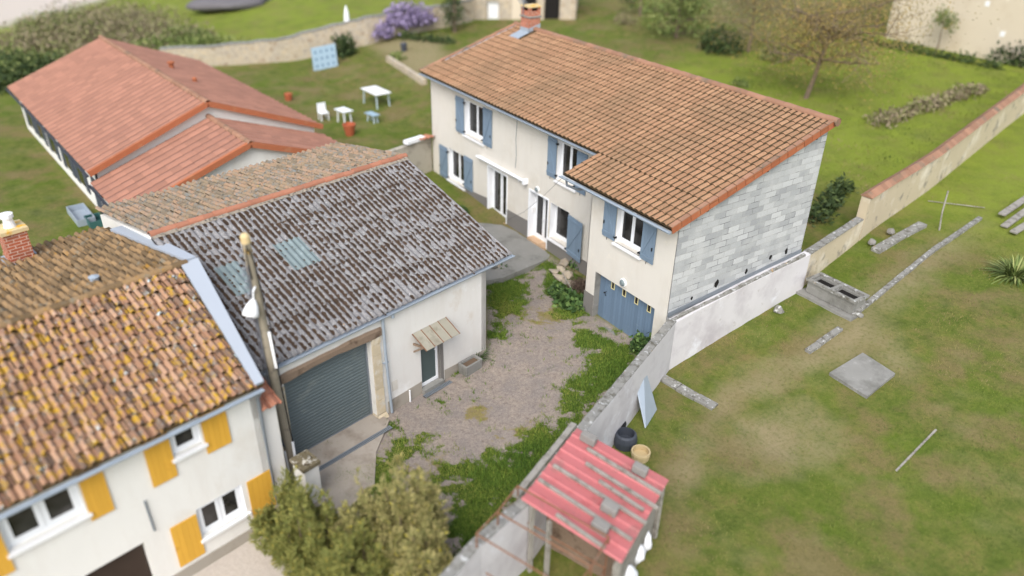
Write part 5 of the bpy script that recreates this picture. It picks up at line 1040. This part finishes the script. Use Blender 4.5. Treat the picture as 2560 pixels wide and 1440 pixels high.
# garden table and seats
def table(c, lx, ly, h, ang, lab, mat_top, mat_leg, name='garden_table', cat='table'):
    f = Fr(c, (cos(ang), sin(ang), 0), (-sin(ang), cos(ang), 0)); t = thing(name, c, lab, cat); m = MB(); m.box(f, -lx/2, lx/2, -ly/2, ly/2, h, h+.05); m.build('top' if cat == 'table' else 'seat', mat_top, t)
    for sx in (-1, 1):
        for sy in (-1, 1): m = MB(); m.beam(f.p(sx*(lx/2-.12), sy*(ly/2-.1), -.05), f.p(sx*(lx/2-.2), sy*(ly/2-.12), h), .06, .06); m.build('leg', mat_leg, t)
    return t, f
MT['pale_blue'] = mk('faded_pale_blue_paint', (186, 200, 206), .06, 2, .6, spec=.3); MT['slate_blue'] = mk('faded_blue_grey_plastic', (150, 172, 186), .06, 2, .6)
c = (gt(942, 262)); table(c, 1.9, 1.05, .85, R(4), 'long pale weathered table on the left garden lawn', 'white_dirty', 'pale_blue')
c = gt(862, 306); table(c, .95, .65, .7, R(10), 'small bright white table beside the terracotta pot', 'white', 'white')
c = gt(932, 305); table(c, .9, .45, .45, R(10), 'low pale blue bench on the lawn beside the white table', 'slate_blue', 'pale_blue', 'bench', 'bench')
c = gt(810, 300); t = thing('garden_chair', c, 'white garden chair left of the small white table', 'chair'); f = Fr(c, (1, 0, 0), (0, 1, 0)); m = MB(); m.box(f, -.25, .25, -.25, .25, .42, .47); m.build('seat', 'white', t); m = MB(); m.box(f, -.25, -.2, -.25, .25, .47, .95); m.build('backrest', 'white', t)
for sx in (-.21, .21):
    for sy in (-.21, .21): m = MB(); m.beam(f.p(sx, sy, -.05), f.p(sx, sy, .42), .05, .05); m.build('leg', 'white', t)
c = gt(875, 338); m = MB(); m.lathe(c, [(.22, 0), (.34, .55), (.36, .56), (.36, .64), (.29, .64), (.26, .5), (0, .5)], 14); solo(m, 'flower_pot', 'terracotta', 'large terracotta pot below the small white table', 'pot')
c = gt(722, 250); m = MB(); m.lathe(c, [(.2, 0), (.26, .4), (.22, .42), (0, .4)], 12); solo(m, 'flower_pot', 'terracotta', 'small reddish pot by the right eave of the bungalow', 'pot')
pn = thing('panel', gt(812, 172), 'pale blue panel dotted with dark blue marks propped up before the stone wall', 'panel'); a_, b_ = gt(785, 178), gt(845, 165); m = MB(); bk = np.array([-1.0, .2, 0]); h = np.array([-.3, .05, 1.5]); m.prism([a_, b_, b_+h, a_+h], bk*.05); m.build('board', 'slate_blue', pn)
MT["navy"] = mk("dark_blue_mark", (70, 100, 124), .05, 3, .7)
for i in range(4):
    for j in range(3):
        q = a_+(b_-a_)*(.16+.23*i)+h*(.18+.3*j)-bk*.012; e1 = (b_-a_)*.035; e2 = h*.05; m = MB(); m.prism([q-e1-e2, q+e1-e2, q+e1+e2, q-e1+e2], bk*.008); m.build('mark', 'navy', pn)
us_ = thing('parasol', gt(873, 118), 'closed white parasol standing against the stone wall', 'parasol'); c = gt(873, 118); m = MB(); m.tube([c, c+[0, 0, 3.0]], .04, 6); m.build('pole', 'white', us_); m = MB(); m.lathe(c, [(.05, 2.95), (.16, 2.5), (.24, 1.6), (.28, 1.15), (.2, 1.15), (.1, 1.3)], 10); m.build('canopy', 'white', us_)
leafy_clump('potted_shrub', gt(862, 138), (1.0, .9, 1.5), 700, .34, 'pine', 'dark blue-green bush below the closed parasol', 'bush', .5)
a_, b_ = gt(970, 152), gt(1062, 212); m = MB(); m.beam(a_+[0, 0, .15], b_+[0, 0, .15], .3, .4); solo(m, 'kerb', 'rubble', 'low stone edging of the bare soil bed left of the house', 'kerb')
c = gt(1010, 128); m = MB(); m.lathe(c, [(.2, 0), (.25, .5), (.2, .6), (0, .6)], 10); solo(m, 'bucket', 'dk_plastic', 'dark bucket in the bare soil bed left of the house', 'bucket')
leafy_clump('bush', gt(990, 150), (.7, .5, .5), 220, .3, 'green', 'small light green plant in the bare soil bed', 'plant', .5)
leafy_clump('wisteria', np.array([-23.6, 11.0, 2.5]), (.9, 2.3, 1.5), 1500, .34, 'lilac', 'purple wisteria blossom spilling over the stone wall', 'plant', .6)
leafy_clump('wisteria', np.array([-23.2, 8.6, 1.9]), (.5, 1.0, 1.0), 260, .3, 'lilac', 'thin trailing end of purple blossom on the stone wall', 'plant', .6)
def tree(name, c, h, crown, n, size, mat, label, cat, trunk_r=.12, base=.3, asp=.5, group=None, branch=7, lean=(0, 0), twigs=0):
    t = thing(name, c, label, cat, group); c = np.array(c); topp = c+np.array([lean[0], lean[1], h]); m = MB()
    mid = c+(topp-c)*.5+np.array([random.uniform(-.15, .15), random.uniform(-.15, .15), 0]); m.tube([c-[0, 0, .2], c+(mid-c)*.5+[.05, 0, 0], mid, topp], [trunk_r, trunk_r*.8, trunk_r*.6, trunk_r*.15], 8); tips = []
    for i in range(branch):
        s = random.uniform(base, .9); p = c+(topp-c)*s; a = 2*pi*i/branch+random.uniform(-.3, .3); L = random.uniform(.6, 1.0); q = p+np.array([cos(a)*crown[0]*L, sin(a)*crown[1]*L, crown[2]*random.uniform(.15, .5)]); md = (p+q)/2+np.random.uniform(-.2, .2, 3)
        m.tube([p, md, q], [trunk_r*.45, trunk_r*.3, trunk_r*.1], 6)
        for _ in range(3):
            b0 = p+(q-p)*random.uniform(.35, .9); b1 = b0+np.random.normal(size=3)*np.array(crown)*.25+[0, 0, .2]; m.tube([b0, b1], [trunk_r*.2, trunk_r*.06], 5); tips.append(b1)
        for _ in range(twigs):
            b0 = p+(q-p)*random.uniform(.3, 1.); b1 = b0+np.random.normal(size=3)*np.array(crown)*.33+[0, 0, .3]; m.tube([b0, (b0+b1)/2+np.random.uniform(-.1, .1, 3), b1], [.016, .012, .006], 4, False); tips += [b1, (b0+b1)/2]
        tips += [q, md]
    m.build('trunk', 'bark', t); tips = np.array(tips+[topp])
    def gen(k):
        i = np.random.randint(0, len(tips), k); sp = np.array(crown)*.24; return tips[i]+np.random.normal(size=(k, 3))*sp
    leaves(n, gen, size, 'crown', mat, t, asp, None, .1); return t
c = gt(2013, 246); tree('budding_tree', c, 5.6, (4.2, 3.4, 2.8), 20000, .11, 'catkin', 'spindly yellow-budding tree on the lawn behind the house', 'tree', .15, .34, .5, None, 15, (.6, .5), 12)
c = gt(1870, 130); tree('budding_tree', c, 5.0, (3.2, 3.0, 2.4), 14000, .12, 'dry', 'brownish half-bare tree just left of the budding tree', 'tree', .12, .3, .4, None, 12, (0, 0), 10)
c = gt(2190, 70); tree('budding_tree', c, 6.0, (4.0, 3.5, 3.0), 17000, .12, 'catkin', 'taller yellowish tree rising in front of the far beige wall', 'tree', .13, .3, .4, None, 12, (0, 0), 12)
c = gt(1690, 95); tree('bushy_tree', c, 4.2, (2.6, 2.6, 2.0), 3000, .26, 'green', 'rounded green tree behind the house ridge near the top edge', 'tree', .14, .25, .5, None, 10)
c = gt(1600, 40); tree('bushy_tree', c, 3.4, (1.6, 1.6, 1.4), 1100, .26, 'pine', 'small dark tree at the top edge right of the chimney', 'tree', .12, .3, .5, None, 8)
leafy_clump('bush', gt(1800, 128), (1.7, 1.4, 1.5), 1500, .26, 'pine', 'dark green bush under the brownish tree', 'bush', .5)
leafy_clump('bush', gt(1935, 150), (1.2, 1.0, 1.2), 900, .24, 'green', 'grey-green bush between the two trees behind the house', 'bush', .4)
leafy_clump('bush', gt(1760, 120), (.6, .5, .5), 260, .2, 'dry', 'small grey tuft left of the dark bush', 'bush', .3)
leafy_clump('bush', gt(1850, 215), (.6, .5, .5), 320, .2, 'green', 'bright little plant on the lawn just over the roof ridge', 'plant', .3)
leafy_clump('bush', gt(1560, 60), (1.2, .8, .9), 500, .3, 'dry', 'pale straw-coloured grass clump at the top edge behind the house', 'bush', .2, upb=.6)
leafy_clump('bush', gt(2548, 160), (1.8, 1.4, 1.5), 1300, .3, 'pine', 'dark bush at the right edge in front of the far beige wall', 'bush', .5)
tree('sapling', gt(2338, 132), 2.6, (.7, .7, .8), 420, .2, 'green', 'slim sapling with a blue-green stem against the far beige wall', 'tree', .06, .6, .5, None, 5)
def hedge(p, q, r, h, n, mat, lab):
    a, b = gt(*p), gt(*q)
    def gen(k):
        t = np.random.rand(k); d = np.random.normal(size=(k, 3)); d /= np.linalg.norm(d, axis=1)[:, None]; d *= (np.random.rand(k)**.4)[:, None]; P = a+(b-a)*t[:, None]+d*np.array([r, r, h])*(.8+.3*np.sin(t*17))[:, None]; P[:, 2] = np.abs(P[:, 2]-T(P[:, 0], P[:, 1]))+T(P[:, 0], P[:, 1]); return P
    leaves(n, gen, .26, 'hedge', mat, None, .4, None, .2, label=lab, category='hedge')
hedge((2190, 312), (2450, 225), .9, .55, 2600, 'dry', 'low brownish untrimmed hedge on the lawn beside the tile-capped wall')
hedge((2090, 92), (2500, 175), .5, .7, 1200, 'pine', 'dark strip of low plants along the foot of the far beige wall')
hedge((2040, 560), (2110, 470), .6, .7, 900, 'pine', 'dark rough bushes behind the house corner by the low wall')
hedge((1000, 95), (1130, 110), .7, .6, 900, 'pine', 'dark low plants at the foot of the stone wall near the conifer')
tree('conifer', gt(1136, 80), 5.5, (.9, .9, 2.2), 2600, .3, 'pine', 'dark columnar conifer at the end of the stone wall', 'tree', .15, .1, .4, None, 12)
# far buildings
fb1 = thing('house', (-2, 38, 3), 'large beige rendered building along the top right', 'building'); m = MB(); Fb = Fr((-5.0, 37.6, 0), (.9993, -.036, 0), (.036, .9993, 0)); wall(m, Fb, 4.5, 18.5, 2.2, 9.0, [], .3); m.box(Fb, 4.5, 18.5, .02, 8, 2.2, 9.0); m.build('wall', 'beige_wall', fb1); m = MB(); m.prism([Fb.p(4.2, -.4, 9.0), Fb.p(18.8, -.4, 9.0), Fb.p(18.8, 4, 10.8), Fb.p(4.2, 4, 10.8)], (0, 0, .15)); m.build('roof', 'ridge', fb1)
m = MB()
for x, z in ((10.8, 6.2), (14.2, 5.6), (12.3, 4.6), (15.6, 6.6)): m = MB(); m.box(Fb, x, x+.3, -.012, -.002, z, z+.32); m.build('vent', 'white_dirty', fb1)
fb2 = thing('house', (-22.5, 21, 2), 'old stone outbuilding with dark openings behind the chimney', 'building'); exx = np.array([-20.14+25.05, 23.0-17.2, 0]); exx /= np.linalg.norm(exx); Fo = Fr((-25.6, 16.8, 0), exx, (-exx[1], exx[0], 0)); m = MB(); wall(m, Fo, 0, 9.5, 1.2, 6.2, [(5.2, 6.3, 1.9, 4.4), (6.9, 8.2, 1.9, 4.6), (2.2, 3.2, 1.7, 3.6)], .3); m.box(Fo, 0, 9.5, .32, 6, 1.2, 6.2); m.build('wall', 'rubble', fb2)
m = MB(); m.box(Fo, 2.25, 3.15, .2, .28, 1.6, 3.55); m.build('door', 'white_dirty', fb2)
m = MB(); m.box(Fo, .3, 1.2, -.06, -.002, 1.2, 5.2); m.build('buttress', 'beige_wall', fb2); m = MB(); m.box(Fo, 4.3, 5.0, -.05, -.002, 1.2, 5.0); m.build('buttress', 'beige_wall', fb2)
m = MB(); m.box(Fo, 5.25, 6.25, .2, .28, 1.9, 4.35); m.build('opening', 'dark', fb2); m = MB(); m.box(Fo, 6.95, 8.15, .2, .28, 1.9, 4.55); m.build('opening', 'dark', fb2)
m = MB(); m.prism([Fo.p(-.3, -.4, 6.2), Fo.p(9.8, -.4, 6.2), Fo.p(9.8, 3, 7.4), Fo.p(-.3, 3, 7.4)], (0, 0, .15)); m.build('roof', 'canal_grey', fb2)
# scrub behind the bungalow and a tarpaulin heap in the far field
k = 0
sc_lab = ['brown bramble mound behind the bungalow ridge', 'grey-brown scrub mound at the far left of the bungalow', 'greenish scrub just behind the bungalow roof peak', 'dry scrub mound below the gravel track', 'scrub patch to the right of the bungalow peak', 'low green scrub at the left edge beside the bungalow', 'dark scrub clump at the left edge of the bungalow roof', 'pale scrub between the bungalow and the stone wall']
for (px, py, rx, rz, mt) in ((230, 100, 6, 2.6, 'dry'), (120, 140, 5, 2.2, 'dry'), (160, 95, 4, 2.0, 'green'), (300, 75, 5, 2.0, 'dry'), (380, 110, 5, 1.5, 'dry'), (40, 190, 4, 1.5, 'green'), (60, 205, 3, 1.6, 'pine'), (450, 120, 4, 1.1, 'green')):
    leafy_clump('scrub', gt(px, py), (rx, rx, rz), 5200, .3, mt, sc_lab[k], 'bush', .4, 'scrub mounds behind the bungalow'); k += 1
c = gt(585, 18); m = MB(); m.blob((c[0], c[1], c[2]+.3), (2.4, 3.6, .9), .25, 3); MT['tarp'] = mk('grey_purple_tarp', (104, 100, 102), .1, 2, .8, .4, 4); solo(m, 'tarpaulin', 'tarp', 'grey tarpaulin-covered heap in the field at the top edge', 'tarpaulin', smooth=True)
# ------------------------------------------------------------------ shrubs in the foreground
def shrub(c, rad, n, size, mat, lab, asp=.22):
    t = thing('shrub', c, lab, 'shrub', 'evergreen shrubs along the street side'); c = np.array(c, float); m = MB(); tips = []; rad = np.array(rad)
    for i in range(36):
        a = random.uniform(0, 2*pi); rr_ = random.random()**.5; top = c+np.array([cos(a)*rr_*rad[0], sin(a)*rr_*rad[1], rad[2]*(random.uniform(.55, 1.12)*(1-.45*rr_**2))]); bs = c+np.array([cos(a)*rr_*.25, sin(a)*rr_*.25, 0]); md = (bs*.45+top*.55)+np.random.uniform(-.08, .08, 3); m.tube([bs, md, top], [.03, .02, .006], 5); tips.append((md, top))
    m.build('stems', 'bark', t); A = np.array([q[0] for q in tips]); B = np.array([q[1] for q in tips]); nsp = n//16; i = np.random.randint(0, len(tips), nsp); s = np.random.beta(2.2, 1.2, nsp)[:, None]
    base = A[i]+(B[i]-A[i])*s+np.random.normal(size=(nsp, 3))*rad*.10*(1.15-s*.6); out = base-(c+[0, 0, rad[2]*.3]); out /= np.linalg.norm(out, axis=1)[:, None]+1e-6; axd = out*.6+np.random.normal(size=(nsp, 3))*.45+[0, 0, .55]; axd /= np.linalg.norm(axd, axis=1)[:, None]
    V = []; rn = []
    for q in range(16):                          # whorls of narrow leaves up each sprig
        p = base+axd*(.012*q+.01); a = np.random.normal(size=(nsp, 3)); a -= (a*axd).sum(1)[:, None]*axd; a /= np.linalg.norm(a, axis=1)[:, None]; d = a*(.85-.035*q)+axd*(.35+.05*q); d /= np.linalg.norm(d, axis=1)[:, None]; sd_ = np.cross(d, axd); sd_ /= np.linalg.norm(sd_, axis=1)[:, None]+1e-6; l = (size*np.random.uniform(.7, 1.2, nsp)*(1-.02*q))[:, None]
        V.append(np.stack([p, p+d*l*.45+sd_*l*asp*.5, p+d*l, p+d*l*.45-sd_*l*asp*.5], 1)); rn.append(np.clip(np.random.normal(.45, .16, nsp)+.012*q+(np.random.rand(nsp) < .05)*.4*(q > 11), 0, 1))
    rawquads(np.concatenate(V), np.concatenate(rn), 'foliage', mat, t)
shrub((20.15, -11.75, -.4), (.85, .85, 3.0), 15000, .16, 'shrub', 'tall olive-leaved shrub with yellow shoot tips in the middle of the front edge')
shrub((21.15, -11.9, -.4), (.8, .7, 2.5), 13000, .16, 'shrub', 'olive-leaved shrub pressed against the lichened wall end')
shrub((19.5, -12.55, -.4), (.7, .6, 2.3), 10000, .16, 'shrub', 'lower olive-leaved shrub directly in front of the tallest one')
shrub((19.0, -13.5, -.8), (.8, .7, 2.6), 11000, .16, 'shrub_soft', 'dark green shrub on the street side right of the gate pillar')
shrub((18.1, -13.7, -.8), (.95, .85, 2.35), 11000, .16, 'shrub_soft', 'lowest shrub nearest the near house at the bottom edge')
shrub((20.3, -13.2, -.8), (.95, .85, 2.5), 12000, .16, 'shrub_soft', 'wide dark shrub at the bottom edge between the pillar and the wall end')

def lawn_blades(n, box, h0, h1, w0, name, label, keep):
    x = np.random.uniform(box[0], box[1], n); y = np.random.uniform(box[2], box[3], n); m = keep(x, y) & (np.random.rand(n) > .85*gmask(x, y)[3]) & (np.random.rand(n) < np.clip(.35+1.1*(fbm(x+5, y, .45)-.3)+.8*(fbm(x, y+9, 1.9)-.45), .05, 1)); x, y = x[m], y[m]; k = len(x)
    b = np.stack([x, y, T(x, y)+(fbm(x, y, .9)-.5)*.05-.03], 1); a = np.random.uniform(0, 2*pi, k); tl = np.random.uniform(.2, 1.1, k); h = np.random.uniform(h0, h1, k)*(.5+.9*fbm(x, y, 1.2)); wd = np.random.uniform(.6, 1.3, k)*w0
    s_ = np.stack([-np.sin(a), np.cos(a), 0*a], 1)*wd[:, None]; t = b+np.stack([np.cos(a)*tl*h, np.sin(a)*tl*h, h], 1); V = np.stack([b-s_, b+s_, t], 1)
    rn = np.clip(.1+.25*np.random.rand(k)+1.7*(fbm(x, y, .5)-.32)+.5*(fbm(x+3, y, 2.5)-.5), 0, 1); rawquads(V, rn, name, 'lawn_grass', None, kind='stuff', label=label, category='grass')
MT['lawn_grass'] = leafmat('lawn_grass_blade', [(0, (72, 94, 32)), (.35, (100, 114, 46)), (.6, (122, 126, 60)), (.8, (134, 124, 74)), (1, (138, 118, 88))])
wx = lambda y: np.interp(y, [-12.3, -1.5, 5, 9, 34], [22.7, 18.1, 18.0, 17.5, 12.8])
lawn_blades(230000, (15, 33, -13, 30), .04, .10, .011, 'lawn_grass', 'short patchy grass of the right-hand lawn', lambda x, y: (x > wx(y)) & ~((x > 17.9) & (x < 20.2) & (y > 4.5) & (y < 5.7)))
lawn_blades(120000, (-25, 15, .5, 36), .06, .16, .022, 'lawn_grass', 'grass of the garden behind the house', lambda x, y: (x < wx(y)-.5) & ~((x > 0) & (x < 17.7) & (y < 5)) & (x > -23))
